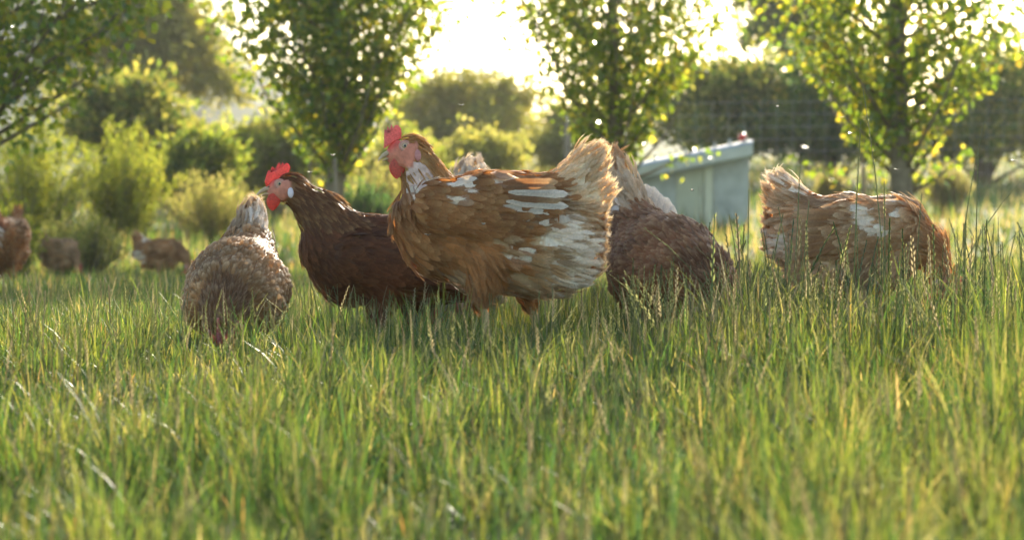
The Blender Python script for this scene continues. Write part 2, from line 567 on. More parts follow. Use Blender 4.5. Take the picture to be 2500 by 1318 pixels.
def build_seed_grass():
    cols = [((0.08, 0.13, 0.04), (0.19, 0.21, 0.08)), ((0.13, 0.16, 0.05), (0.30, 0.29, 0.13)), ((0.30, 0.24, 0.13), (0.44, 0.37, 0.23))]
    protos = []
    for k in range(30):
        sc, hc = cols[(0, 0, 1, 1, 2)[k % 5]]
        H0 = (0.10, 0.13, 0.18)[k % 3]
        v, t_, c = stalk_geo((0, 0, 0), H0, abs(rng.normal(0.15, 0.24)), 0.0, 900 + k, rng.uniform(0.25, 0.5), sc, hc, 0.0008)
        protos.append((np.array(v) / H0, np.array(t_), np.array(c), H0))
    xs_, ys_, hs_ = [], [], []

    def put(N, y0, y1, f0, f1, h0, h1):
        y = rng.uniform(y0, y1, N); x = rng.uniform(f0, f1, N) * y
        xs_.append(x); ys_.append(y); hs_.append(rng.uniform(h0, h1, N))
    put(2100, 3.2, 7.0, -0.235, 0.06, 0.08, 0.14)
    put(1700, 4.0, 6.4, 0.045, 0.24, 0.09, 0.185)
    put(260, 4.3, 6.0, 0.07, 0.24, 0.16, 0.27)
    put(400, 1.9, 4.0, 0.0, 0.24, 0.09, 0.17)
    put(420, 1.9, 3.4, -0.24, 0.0, 0.07, 0.12)
    put(450, 7.0, 11.0, -0.23, 0.23, 0.08, 0.15)
    x, y, h = map(np.concatenate, (xs_, ys_, hs_))
    ok = np.ones(len(x), bool)
    for fx, fy, fr in HEN_FOOT: ok &= np.hypot(x - fx, y - fy) > fr
    x, y, h = x[ok], y[ok], h[ok]
    z = zg(x, y) - 0.004
    pk = rng.integers(0, 30, len(x)); an = rng.uniform(0, 6.283, len(x))
    VV, TT, CC, b = [], [], [], 0
    for k, (v, t_, c, H0) in enumerate(protos):
        i = np.where(pk == k)[0]
        ca, sa = np.cos(an[i])[:, None], np.sin(an[i])[:, None]
        hh = h[i][:, None]
        thick = np.sqrt(H0 / hh)
        X_ = (v[None, :, 0] * ca - v[None, :, 1] * sa) * hh + x[i][:, None]
        Y_ = (v[None, :, 0] * sa + v[None, :, 1] * ca) * hh + y[i][:, None]
        Z_ = v[None, :, 2] * hh + z[i][:, None]
        VV.append(np.stack([X_, Y_, Z_], -1).reshape(-1, 3))
        CC.append((c[None] * rng.uniform(0.75, 1.25, (len(i), 1, 1))).reshape(-1, 3))
        TT.append((np.arange(len(i))[:, None, None] * len(v) + t_[None]).reshape(-1, 3) + b)
        b += len(i) * len(v)
    o = obj('seed_head_grass', mesh_np('seed_head_grass', np.concatenate(VV), np.concatenate(TT), np.concatenate(CC)), M_SEED)
    tag(o, 'thin grass stalks with seed heads scattered through the meadow', 'grass', kind='stuff')


build_seed_grass()


# prominent tall stalks that stand out singly against the field
def lone_stalk(px, py_top, Y, label, lean=0.1, th=0.0, head=0.3, r=0.0015, col=(0.13, 0.16, 0.06), hcol=(0.26, 0.25, 0.11), base_px=None):
    tip = at(px, py_top, Y)
    bx = at(base_px if base_px else px, 600, Y).x
    gz = zs(bx, Y)
    h = tip.z - gz
    dx = tip.x - bx
    V, T, C = stalk_geo((0, 0, 0), h * (1 + 0.2 * (dx / h) ** 2), abs(dx) / h, 0 if dx > 0 else math.pi, int(px), head, col, hcol, r)
    o = obj('grass_stalk', mesh_np('grass_stalk', np.array(V), np.array(T), np.array(C)), M_SEED)
    o.location = (bx, Y, gz - 0.004)
    tag(o, label, 'grass stalk', 'tall seed-headed grass stalks at the right')


STALKS = [
    (1828, 455, 4.9, 1824, 'tall straight seed-headed grass stalk left of the rightmost hen, before the shed', 0.35),
    (1953, 398, 4.95, 1941, 'tall thin grass stalk rising past the tail of the rightmost hen', 0.3),
    (2101, 292, 4.7, 2082, 'tall grass stalk with a long green spike, left of two before the right tree', 0.35),
    (2105, 205, 4.8, 2165, 'tallest grass stalk, bending left before the trunk of the right tree', 0.4),
    (2158, 436, 4.6, 2162, 'thick grass stalk with a pale purplish seed head before the right tree trunk', 0.2),
    (2402, 292, 4.8, 2330, 'tall slanting grass stalk whose tip reaches the fence at the right', 0.3),
    (2388, 360, 5.0, 2380, 'upright wiry grass stalk with pale seeds near the right edge', 0.55),
    (2500, 415, 4.7, 2290, 'strongly slanting grass stalk leaning right to the edge of the picture', 0.4),
    (2250, 465, 4.9, 2232, 'short curly grass stalk just above the neck of the rightmost hen', 0.35),
    (2480, 560, 5.1, 2440, 'grass stalk leaning right low by the right edge of the picture', 0.3),
    (1975, 485, 4.7, 1955, 'grass stalk with knobbly seed head in front of the rightmost hen', 0.45),
    (1900, 500, 4.75, 1940, 'grass stalk leaning left before the tail of the rightmost hen', 0.4),
    (1780, 520, 5.0, 1815, 'bent grass stalk between the two hens at the right', 0.35),
]
for (a, b, c_, d, lab, hd) in STALKS:
    lone_stalk(a, b, c_, lab, head=hd, base_px=d)


# ---------------------------------------------------------------- foliage
def leaf_mesh(name, P, D, Nn, L, Wd, col, fold=0.18, kind='leaf'):
    """one two- or four-triangle leaf per point. P root, D direction, Nn rough normal"""
    N = len(P)
    D = D / np.linalg.norm(D, axis=1, keepdims=True)
    S = np.cross(D, Nn); S /= np.maximum(np.linalg.norm(S, axis=1, keepdims=True), 1e-6)
    U = np.cross(S, D)
    L = L[:, None]; Wd = Wd[:, None]
    if kind == 'leaf':       # broad, widest low, pointed tip, folded along the midrib
        v = [P, P + D * L * 0.38 + S * Wd * 0.5 + U * L * fold, P + D * L, P + D * L * 0.38 - S * Wd * 0.5 + U * L * fold]
        tl = [(0, 1, 2), (0, 2, 3)]
    else:                    # thin needle-like shoot
        v = [P - S * Wd * 0.5, P + S * Wd * 0.5, P + D * L]
        tl = [(0, 1, 2)]
    nv = len(v)
    V = np.stack(v, 1).reshape(-1, 3)
    T = (np.arange(N)[:, None, None] * nv + np.array(tl)[None]).reshape(-1, 3)
    C = np.repeat(col, nv, 0)
    return mesh_np(name, V, T, C)


def unit(n_, r=rng):
    d = r.normal(size=(n_, 3))
    return d / np.linalg.norm(d, axis=1, keepdims=True)


def poplar(px, Y, label, seed, trunk_px=50, lowest=0.45, wide=1.0, nleaf=11000, reach=None, top=4.8, leafsize=0.06, low_twigs=(), nb=60):
    r = np.random.default_rng(seed)
    x0 = (px - 1250) * PXD * Y
    z0 = zs(x0, Y)
    root = empty('poplar_tree', (x0, Y, z0 - 0.03))
    tag(root, label, 'tree', 'row of young poplars')
    tr = trunk_px * PXD * Y / 2
    mb = MB()
    tp = [(0, 0, -0.05)]
    for i in range(1, 13):
        t_ = i / 12
        tp.append((0.05 * math.sin(3 * t_ + seed), 0.05 * math.cos(2.3 * t_ + seed) - 0.05, top * 0.97 * t_))
    rad = [tr * 1.35] + [tr * (1.02 - 0.9 * (i / 12) ** 0.9) for i in range(1, 13)]
    mb.tube(tp, rad, 10)
    mb.build('trunk', M_BARK, root, True)

    # crown radius by height above the ground
    zr = np.array([0.3, 0.55, 1.0, 1.45, 1.8, 2.4, 3.2, 4.2, top + .4])
    rr = np.array([0.05, 0.11, 0.34, 0.64, 0.86, 1.0, 0.95, 0.6, 0.1]) * wide
    P, D, tips = [], [], []
    br = MB()
    for k in range(nb):
        zb = lowest + (top - 0.5 - lowest) * (k / nb) ** 1.15
        a = k * 2.4 + r.uniform(-0.5, 0.5)
        t_ = zb / top
        bp = np.array([0.05 * math.sin(3 * t_ + seed), 0.05 * math.cos(2.3 * t_ + seed) - 0.05, zb])
        ze = zb + r.uniform(0.55, 1.1)
        re = np.interp(ze, zr, rr) * r.uniform(0.75, 1.1)
        e_ = np.array([math.cos(a) * re, math.sin(a) * re, ze])
        mid = (bp + e_) / 2 + np.array([math.cos(a), math.sin(a), 0]) * 0.10 * re - np.array([0, 0, 0.05])
        pts = [bp + np.array([0, 0, -.02]), mid, e_]
        br.tube(pts, [tr * 0.24 * (1 - 0.5 * t_), tr * 0.11, 0.003], 5)
        tips.append((pts, re))
    per = nleaf // nb
    for pts, re in tips:
        u = r.uniform(0.12, 1.08, per)
        a_, b_, c_ = pts
        q = ((1 - u)[:, None] ** 2) * a_ + 2 * ((1 - u) * u)[:, None] * b_ + (u ** 2)[:, None] * c_
        # leaves sit in small sprays round the branch
        ns = 14
        cen = r.normal(0, 1, (ns, 3)) * (0.09 + 0.07 * re)
        q = q + cen[r.integers(0, ns, per)] * (0.4 + u[:, None]) + r.normal(0, 0.035, (per, 3))
        P.append(q)
    ncrown = sum(len(q) for q in P)
    for (tx, tz, ln, n_) in low_twigs:      # low side shoots: (end x, end z, droop, leaves)
        bp = np.array([0, 0, max(0.18, tz - 0.28)])
        e_ = np.array([tx, -0.1, tz])
        mid = (bp + e_) / 2 + np.array([0, 0, ln])
        br.tube([bp, mid, e_], [tr * 0.24, tr * 0.16, 0.004], 5)
        u = r.uniform(0.55, 1.1, n_)[:, None]
        P.append((1 - u) ** 2 * bp + 2 * u * (1 - u) * mid + u * u * e_ + r.normal(0, 0.055, (n_, 3)))
    br.build('branchwork', M_BARK, root, True)
    P = np.concatenate(P)
    hgt = P[:, 2]
    lim = np.interp(hgt, zr, rr) * 1.12
    rad_ = np.hypot(P[:, 0], P[:, 1])
    keep = (rad_ < lim * r.uniform(0.85, 1.12, len(P))) | (np.arange(len(P)) >= ncrown)
    P = P[keep]
    N = len(P)
    D = unit(N, r) * 0.8 + np.array([0, 0, -0.75]) + np.stack([P[:, 0], P[:, 1], 0 * P[:, 0]], 1) * 0.5
    L = r.uniform(0.65, 1.2, N) * leafsize
    pal = np.array([[0.11, 0.18, 0.03], [0.17, 0.22, 0.04], [0.065, 0.125, 0.03], [0.27, 0.28, 0.055], [0.22, 0.19, 0.05]])
    k = r.choice(5, N, p=[0.36, 0.25, 0.25, 0.1, 0.04])
    C = pal[k] * r.uniform(0.75, 1.25, (N, 1))
    cr_ = obj('crown', leaf_mesh('crown', P, D, unit(N, r), L, L * r.uniform(0.75, 0.95, N), C, 0.1), M_POPLAR, root)
    cr_['kind'] = 'stuff'
    return root


poplar(-30, 13.2, 'leafy poplar at the left edge whose crown hangs over the bright bushes', 31, 60, 0.75, 1.35, 30000, top=5.0, leafsize=0.052, nb=120)
poplar(806, 18.5, 'young poplar with a dense crown behind the dark brown hen', 32, 52, 0.52, 1.06, 36000, leafsize=0.055, nb=90)
poplar(1488, 18.8, 'slender poplar standing left of the small grey shed', 33, 44, 0.48, 1.06, 27000, leafsize=0.053, nb=80,
       low_twigs=[(0.62, 0.75, -0.02, 26)])
poplar(2192, 17.2, 'poplar with a thick trunk and glinting leaves behind the rightmost hen', 34, 62, 0.55, 1.15, 19000, nb=70, leafsize=0.058,
       low_twigs=[(-0.56, 0.66, -0.06, 26), (0.42, 0.72, -0.02, 26), (0.2, 0.68, 0.0, 24), (-.3, .95, 0, 40)])


def bush(name, label, px, py_top, py_base, Y, w_px, pal, n, seed, style='round', leafL=0.05, leafW=0.025, group=None, depth=None, stem=True, z_base=None, lobes=9):
    """shrub or small tree with a crown of real leaves over forked stems"""
    r = np.random.default_rng(seed)
    x0 = (px - 1250) * PXD * Y
    zt = CAM_Z + (600 - py_top) * PXD * Y
    z0 = zs(x0, Y)
    zb = CAM_Z + (600 - py_base) * PXD * Y if py_base is not None else z0
    hw = w_px * PXD * Y / 2
    dp = depth if depth else hw
    H = zt - z0
    lo = max(zb - z0, 0)
    root = empty(name, (x0, Y, z0 - 0.02))
    tag(root, label, 'tree' if 'tree' in name else 'bush', group)
    mb = MB()
    pal = np.array(pal)
    P, D, C = [], [], []
    if style == 'broom':            # many upright shoots covered in fine leaves
        ns = 150
        per = n // ns
        for k in range(ns):
            a = r.uniform(0, 6.28); q = math.sqrt(r.uniform(0, 1))
            bx, by = math.cos(a) * q * hw * 0.75, math.sin(a) * q * dp * 0.75
            hh = H * (1 - 0.4 * q ** 1.8) * r.uniform(0.65, 1.05)
            lx, ly = bx * 0.3 + r.normal(0, 0.07 * H), by * 0.3 + r.normal(0, 0.07 * H)
            if k % 4 == 0: mb.tube([(bx * 0.3, by * 0.3, 0), (bx, by, hh * 0.5), (bx + lx, by + ly, hh)], [0.008, 0.005, 0.002], 4)
            u = r.uniform(0.12, 1.0, per) ** 0.8
            q_ = np.stack([bx * (0.4 + 0.6 * u) + lx * u ** 2, by * (0.4 + 0.6 * u) + ly * u ** 2, hh * u], 1)
            q_ += r.normal(0, 0.012 + 0.018 * H * (1 - u)[:, None] * 0.7, (per, 3))
            P.append(q_)
            D.append(unit(per, r) * 0.55 + np.array([lx * 0.5, ly * 0.5, 1.0]))
            tone = r.uniform(0.75, 1.2)
            C.append(pal[r.integers(0, len(pal), per)] * tone * r.uniform(0.8, 1.2, (per, 1)))
        kind = 'leaf'
    else:
        per = n // lobes
        for k in range(lobes):
            # lobes sit on the outline of an uneven dome
            a = r.uniform(0, 6.28); el = r.uniform(0.0, 1.0)
            q = r.uniform(0.2, 1.0)
            c0 = np.array([math.cos(a) * hw * q * math.cos(el * 1.2), math.sin(a) * dp * q * math.cos(el * 1.2), lo + (H - lo) * (0.22 + 0.55 * el)])
            s0 = np.array([hw, dp, (H - lo) * 0.6]) * r.uniform(0.26, 0.5)
            mb.tube([(0, 0, 0), c0 * np.array([0.4, 0.4, 0.5]), c0], [0.03 * H ** .5, 0.018, 0.006], 5)
            nc = 34
            dirs = unit(nc, r); dirs[:, 2] = np.abs(dirs[:, 2]) * 0.9 - 0.2
            cc = c0 + dirs * s0 * r.uniform(0.25, 0.9, (nc, 1))
            pi = r.integers(0, nc, per)
            u = r.uniform(0, 1, (per, 1))
            ln = (r.uniform(0.3, 1.0, nc) ** 1.0 * r.uniform(0.6, 1.5, nc))[pi][:, None] * s0.mean()
            if style == 'willow':
                ax = dirs * np.array([1, 1, 0.3]) + np.array([0, 0, 0.12])
                bend = np.array([0, 0, -0.5])
            else:
                ax = dirs * np.array([0.8, 0.8, 0.5]) + np.array([0, 0, 0.75])
                bend = np.array([0, 0, -0.12])
            ax = ax + r.normal(0, 0.25, (nc, 3))
            q_ = cc[pi] + ax[pi] * ln * u + bend * ln * u ** 2 + r.normal(0, 1, (per, 3)) * (0.14 * ln * (1.15 - u) + leafL * 0.35)
            D.append(unit(per, r) * 0.8 + ax[pi] * 0.9 + bend * u)
            P.append(q_)
            tone = r.uniform(0.8, 1.2, nc)[pi][:, None]
            C.append(pal[r.integers(0, len(pal), per)] * tone * r.uniform(0.8, 1.2, (per, 1)))
        kind = 'leaf'
    P, D, C = np.concatenate(P), np.concatenate(D), np.concatenate(C)
    P[:, 2] = np.maximum(P[:, 2], 0.02)
    N = len(P)
    L = r.uniform(0.6, 1.3, N) * leafL
    mb.build('stem', M_BARK, root, True)
    o = obj('crown', leaf_mesh('crown', P, D, unit(N, r), L, L / leafL * leafW, C, 0.08, kind), M_BUSH, root)
    o['kind'] = 'stuff'
    return root


LIME = [[0.20, 0.24, 0.035], [0.26, 0.27, 0.05], [0.14, 0.19, 0.03]]
PALE = [[0.24, 0.25, 0.085], [0.30, 0.29, 0.12], [0.17, 0.20, 0.06]]
OLIVE = [[0.24, 0.24, 0.06], [0.30, 0.28, 0.075], [0.18, 0.20, 0.05]]
DARK = [[0.065, 0.11, 0.025], [0.09, 0.135, 0.03], [0.13, 0.16, 0.04]]
DEEP = [[0.045, 0.10, 0.04], [0.055, 0.11, 0.045], [0.08, 0.13, 0.04]]
STRAW = [[0.28, 0.25, 0.13], [0.24, 0.22, 0.10], [0.19, 0.20, 0.07]]

# left: bright broom-like bushes
bush('broom_bush', 'bright yellow-green feathery bush at the left edge under the hanging poplar crown', 70, 235, None, 19.6, 360, LIME, 20000, 41, 'broom', 0.03, 0.010)
bush('broom_bush', 'bright lime feathery bush with pointed shoots, right of the other', 300, 275, None, 20.4, 260, LIME, 18000, 42, 'broom', 0.03, 0.010)
bush('weed_bush', 'low pale green weedy bush behind the two far hens', 190, 500, None, 14.8, 250, PALE, 7000, 43, 'broom', 0.03, 0.012)
bush('weed_bush', 'low green weeds at the left edge beside the far standing hen', 20, 470, None, 14.0, 160, LIME, 5000, 44, 'broom', 0.03, 0.012)
# trees behind on the left
bush('willow_tree', 'large olive willow-like tree behind the bright bushes at the left', 360, -80, 330, 40, 420, OLIVE, 19000, 45, 'willow', 0.16, 0.045, lobes=24)
bush('shrub_tree', 'dark green shady tree between the left poplar and the willow', 290, 150, None, 27, 320, DARK + OLIVE, 11000, 46, 'round', 0.09, 0.05, lobes=16)
bush('hedge_bush', 'pale yellow-green bush left of the middle poplar trunk', 565, 300, None, 30, 330, PALE + LIME, 12000, 47, 'willow', 0.10, 0.035, lobes=16)
bush('hedge_bush', 'sunny green bush close behind the middle poplar, left side', 670, 270, None, 27, 290, PALE + LIME, 10000, 48, 'round', 0.08, 0.04, lobes=15)
bush('weed_bush', 'straw-coloured tall weeds left of the dark brown hen', 520, 400, None, 21, 260, STRAW + PALE, 7000, 49, 'broom', 0.04, 0.010)
bush('hedge_bush', 'dark low bush in front of the pale bushes, left of centre', 470, 310, None, 24, 240, DARK + LIME, 8000, 50, 'round', 0.07, 0.035, lobes=14)
bush('weed_bush', 'small blue-green weeds right of the middle poplar trunk', 890, 425, None, 19.5, 130, DEEP, 3500, 51, 'broom', 0.04, 0.018)
bush('weed_bush', 'pale flowering weeds behind the head of the pale-tailed hen', 930, 380, None, 22, 200, PALE + STRAW, 5000, 52, 'broom', 0.04, 0.014)
bush('hedge_bush', 'hazy olive bush low behind the dark low bush, left of centre', 455, 270, None, 34, 240, OLIVE, 9000, 63, 'willow', 0.09, 0.035)
bush('hedge_bush', 'broad sunny bush filling the gap behind the middle poplar', 800, 300, None, 31, 300, PALE + OLIVE, 9000, 64, 'round', 0.08, 0.04)
bush('hedge_bush', 'sunny bush at the foot of the olive tree right of the middle poplar', 1000, 320, None, 27, 240, PALE + LIME, 8000, 65, 'round', 0.07, 0.035)
# middle
bush('field_tree', 'rounded olive tree under the open sky, behind the brown-and-white hen', 1140, 135, 400, 42, 470, OLIVE, 12000, 53, 'willow', 0.15, 0.05, lobes=22)
bush('hedge_bush', 'low sunlit bush under the rounded olive tree', 1180, 330, None, 29, 330, PALE + OLIVE, 9000, 54, 'round', 0.07, 0.035)
bush('hedge_bush', 'hazy pale bush left of the slender poplar', 1400, 235, None, 36, 260, PALE + OLIVE, 9000, 55, 'willow', 0.10, 0.035, lobes=14)
# right
bush('hedge_tree', 'big dense dark green tree behind the grey shed', 1770, 110, None, 33, 440, DARK + OLIVE, 18000, 56, 'round', 0.10, 0.05, depth=1.4, lobes=26)
bush('hedge_tree', 'dark dense tree between the shed and the right poplar', 2030, 120, None, 32, 380, DARK + DEEP, 16000, 57, 'round', 0.10, 0.05, depth=1.3, lobes=24)
bush('hedge_tree', 'dark dense tree right of the right poplar behind the wire fence', 2400, 130, None, 31, 400, DARK + OLIVE, 15000, 58, 'round', 0.10, 0.05, depth=1.3, lobes=24)
bush('hedge_tree', 'dark bush filling the far right end of the hedge', 2560, 190, None, 33, 330, DARK + OLIVE, 10000, 66, 'round', 0.10, 0.05, depth=1.2, lobes=18)
bush('tall_tree', 'tall blue-green tree far behind between the two right poplars', 1960, -140, 240, 46, 330, DEEP + OLIVE, 13000, 59, 'round', 0.12, 0.075, lobes=12)
bush('tuft_bush', 'pale dry grass tussock right of the right poplar trunk', 2310, 395, None, 24.5, 130, STRAW, 3500, 60, 'broom', 0.06, 0.010)
bush('tuft_bush', 'pale dry grass tussock left of the right poplar trunk', 2030, 405, None, 24.0, 90, STRAW, 2800, 61, 'broom', 0.06, 0.010)

# ---------------------------------------------------------------- fence and posts
FY = 28.0
fr = empty('wire_fence', (0, FY, 0))
tag(fr, 'wire mesh stock fence running across behind the right poplar and shed', 'fence')
X0, X1 = 1.2, 7.6
fx = np.linspace(X0, X1, 25)
for k in range(8):
    mb = MB()
    hgt = 0.10 + 0.135 * k
    mb.tube([(x, 0, zs(x, FY) + hgt) for x in fx], 0.0019, 4)
    mb.build('wire', M_WIRE, fr)
stay = MB(); stay.tube([(0, 0, 0), (0, 0, 0.97)], 0.0013, 4)
stay_me = stay.mesh('stay_wire')
for i in range(36):
    x = X0 + 0.1 + i * (X1 - X0 - 0.2) / 35
    o = obj('stay_wire', stay_me, M_WIRE, fr); o.location = (x, 0.004, zs(x, FY) + 0.09)
post = MB(); post.tube([(0, 0, -0.2), (0, 0, 1.18), (0, 0, 1.2)], [0.045, 0.042, 0.03], 10)
post_me = post.mesh('post', True)
for x in (1.3, 4.25, 7.3):
    o = obj('post', post_me, M_WOOD, fr); o.location = (x, 0.05, zs(x, FY))


def stake(px, top, Y, wpx, label, name='wooden_stake', tilt=0.0):
    x = (px - 1250) * PXD * Y
    z0 = zs(x, Y)
    zt = CAM_Z + (600 - top) * PXD * Y
    h = zt - z0
    w = wpx * PXD * Y / 2
    mb = MB()
    mb.tube([(0, 0, -0.15), (tilt * h * 0.5, 0, h * 0.5), (tilt * h, 0, h - 0.02), (tilt * h, 0, h)], [w, w * 0.98, w * 0.95, w * 0.6], 8)
    o = mb.build(name, M_WOOD, None, True)
    o.location = (x, Y, z0)
    tag(o, label, 'stake')


stake(830, 385, 18.1, 10, 'pale thin wooden stake leaning by the middle poplar trunk', tilt=-0.05)
stake(757, 345, 18.9, 7, 'thin dark stake just left of the middle poplar trunk')
stake(2108, 375, 17.4, 9, 'dark stake just left of the thick right poplar trunk')
stake(1385, 285, 26, 17, 'weathered grey post standing in the haze left of the slender poplar', 'wooden_post')

# ---------------------------------------------------------------- shed
SY = 22.0
sp = SY * PXD
sx = (1672 - 1250) * sp
sz = zs(sx, SY)
shed = empty('small_shed', (sx, SY, sz), R(-4))
tag(shed, 'small pale grey-green shed with a sloping metal roof behind the dark pecking hen', 'shed')
M_SHED = solid('shed_paint', (0.42, 0.46, 0.45), rough=0.6, noise=0.2, scale=7)
M_DOOR = solid('shed_door_paint', (0.48, 0.51, 0.41), rough=0.6, noise=0.08, scale=9)
M_ROOF = solid('shed_roof_metal', (0.42, 0.47, 0.48), rough=0.32, noise=0.08, scale=6, metal=0.35)
M_TRIM = solid('shed_trim_paint', (0.62, 0.64, 0.52), rough=0.55, noise=0.06)
M_RED = solid('red_plastic', (0.62, 0.05, 0.03), rough=0.25, noise=0.05)
xl, xr = (1520 - 1672) * sp, (1828 - 1672) * sp
zb_ = lambda py: CAM_Z + (600 - py) * sp - sz
zl, zr_ = zb_(425), zb_(364)
dep = 0.55


def wedge(mb, xa, xb, ya, yb, za, ta, tb):
    """box with a sloping top: ta at xa, tb at xb"""
    vs = [(xa, ya, za), (xb, ya, za), (xb, yb, za), (xa, yb, za), (xa, ya, ta), (xb, ya, tb), (xb, yb, tb), (xa, yb, ta)]
    mb.add(vs, [(0, 3, 2, 1), (4, 5, 6, 7), (0, 1, 5, 4), (1, 2, 6, 5), (2, 3, 7, 6), (3, 0, 4, 7)])


ztop = lambda x: zl + (zr_ - zl) * (x - xl) / (xr - xl)
mb = MB(); wedge(mb, xl, xr, 0, dep, 0.0, zl, zr_); mb.build('wall', M_SHED, shed)
# front cladding boards of differing widths (each its own part), door panel, battens
cuts = [xl, (1585 - 1672) * sp, (1650 - 1672) * sp]
for a, b in zip(cuts[:-1], cuts[1:]):
    mb = MB(); wedge(mb, a + 0.003, b - 0.003, -0.012, -0.001, 0.02, ztop(a) - 0.03, ztop(b) - 0.03); mb.build('board', M_SHED, shed)
a, b = (1650 - 1672) * sp, (1718 - 1672) * sp
mb = MB(); wedge(mb, a + 0.003, b - 0.003, -0.016, -0.001, 0.03, ztop(a) - 0.045, ztop(b) - 0.045); dr = mb.build('door', M_DOOR, shed)
mb = MB(); mb.tube([(b - 0.03, -0.02, 0.30), (b - 0.03, -0.034, 0.30), (b - 0.03, -0.034, 0.36), (b - 0.03, -0.02, 0.36)], 0.005, 6); mb.build('handle', M_WIRE, dr)
a, b = (1720 - 1672) * sp, (1740 - 1672) * sp
mb = MB(); wedge(mb, a, b, -0.028, -0.001, 0.0, ztop(a) - 0.03, ztop(b) - 0.03); mb.build('batten', M_TRIM, shed)
a, b = (1742 - 1672) * sp, xr
mb = MB(); wedge(mb, a, b - 0.002, -0.012, -0.001, 0.02, ztop(a) - 0.03, ztop(b) - 0.03); mb.build('board', M_SHED, shed)
# roof: thick sloping sheet with an overhanging rolled front edge
ra, rb = xl - 0.04, xr + 0.03
mb = MB()
prof = [(-0.10, -0.085), (-0.115, -0.06), (-0.115, 0.03), (-0.10, 0.055), (-0.07, 0.065), (dep + 0.06, 0.095), (dep + 0.06, 0.06), (-0.06, 0.02), (-0.075, -0.075)]
vs, fs = [], []
for xx in (ra, rb):
    for (yy, zz) in prof: vs.append((xx, yy, ztop(xx) + zz))
k = len(prof)
for i in range(k): fs.append((i, (i + 1) % k, k + (i + 1) % k, k + i))
fs += [tuple(range(k)), tuple(range(2 * k - 1, k - 1, -1))]
mb.add(vs, fs); rf = mb.build('roof', M_ROOF, shed)
for i in range(9):
    xx = ra + (rb - ra) * (i + 0.5) / 9
    mb = MB(); wedge(mb, xx - 0.009, xx + 0.009, -0.06, dep + 0.05, ztop(xx) + 0.06, ztop(xx) + 0.115, ztop(xx) + 0.115)
    mb.build('roof_rib', M_ROOF, rf)
mb = MB(); mb.ball(((1812 - 1672) * sp, -0.03, ztop((1812 - 1672) * sp) + 0.11), (0.04, 0.04, 0.036), 14, 10); mb.build('red_knob', M_RED, rf, True)

# ---------------------------------------------------------------- hens
def surface_nets(F, o, h):
    """polygonise F<0 on a grid (vectorised naive surface nets)"""
    nx, ny, nz = F.shape
    S = F < 0
    cs = [(i, j, k) for i in (0, 1) for j in (0, 1) for k in (0, 1)]
    sl = lambda A, c: A[c[0]:nx - 1 + c[0], c[1]:ny - 1 + c[1], c[2]:nz - 1 + c[2]]
    cnt = np.zeros((nx - 1, ny - 1, nz - 1)); acc = np.zeros((nx - 1, ny - 1, nz - 1, 3))
    for a in cs:
        for ax in range(3):
            if a[ax] == 1: continue
            b = list(a); b[ax] = 1
            f0, f1 = sl(F, a), sl(F, b)
            mk_ = (f0 < 0) != (f1 < 0)
            t_ = np.where(mk_, f0 / np.where(mk_, f0 - f1, 1), 0)
            for d in range(3):
                acc[..., d] += mk_ * (a[d] + (t_ if d == ax else 0))
            cnt += mk_
    act = cnt > 0
    idm = -np.ones(cnt.shape, dtype=np.int64)
    idm[act] = np.arange(act.sum())
    I = np.argwhere(act)
    V = (I + acc[act] / cnt[act][:, None]) * h + o
    quads = []
    for ax in range(3):
        u, v = [(1, 2), (2, 0), (0, 1)][ax]
        A = np.take(S, range(0, S.shape[ax] - 1), ax); B = np.take(S, range(1, S.shape[ax]), ax)
        for flip, mk_ in ((False, A & ~B), (True, ~A & B)):
            P = np.argwhere(mk_)
            P = P[(P[:, u] > 0) & (P[:, v] > 0) & (P[:, u] < F.shape[u] - 1) & (P[:, v] < F.shape[v] - 1)]
            du = np.zeros(3, int); du[u] = 1
            dv = np.zeros(3, int); dv[v] = 1
            g = lambda q: idm[q[:, 0], q[:, 1], q[:, 2]]
            q = np.stack([g(P - du - dv), g(P - dv), g(P), g(P - du)], 1)
            quads.append(q[:, ::-1] if flip else q)
    return V, np.concatenate(quads)


CLS = {'body': 0, 'fluff': 1, 'hackle': 2, 'head': 3, 'wing': 4, 'tail': 5, 'thigh': 6}


class Bones:
    def __init__(s, L, k=0.010):
        s.L, s.k = L, k

    def dist(s, P):
        out = []
        for b in s.L:
            a, e, w = np.array(b['a']), np.array(b['b']), b['w']
            q = P.copy(); q[:, 1] = a[1] + (P[:, 1] - a[1]) / w
            e2 = e.copy(); e2[1] = a[1] + (e[1] - a[1]) / w
            ba = e2 - a
            t_ = np.clip(((q - a) @ ba) / max(ba @ ba, 1e-9), 0, 1)
            d = np.linalg.norm(q - a - t_[:, None] * ba, axis=1) - (b['ra'] + (b['rb'] - b['ra']) * t_)
            out.append(d * min(1, 0.5 + 0.5 * w))
        return np.stack(out, 1)

    def sdf(s, P):
        D = s.dist(P)
        m_ = D.min(1)
        return m_ - s.k * np.log(np.exp(-(D - m_[:, None]) / s.k).sum(1))

    def blend(s, P, k=0.012):
        D = s.dist(P)
        w = np.exp(-np.minimum((D - D.min(1, keepdims=True)) / k, 40))
        w /= w.sum(1, keepdims=True)
        fl = w @ np.array([b['fl'] for b in s.L]); fw = w @ np.array([b['fw'] for b in s.L])
        flow = w @ np.array([b['flow'] for b in s.L], dtype=float)
        cls = np.array([CLS[b['c']] for b in s.L])[D.argmin(1)]
        return flow, fl, fw, cls


DEF = {'body': (0.030, 0.017), 'fluff': (0.040, 0.019), 'hackle': (0.034, 0.0075), 'head': (0.011, 0.005),
       'wing': (0.031, 0.018), 'tail': (0.036, 0.015), 'thigh': (0.026, 0.015)}


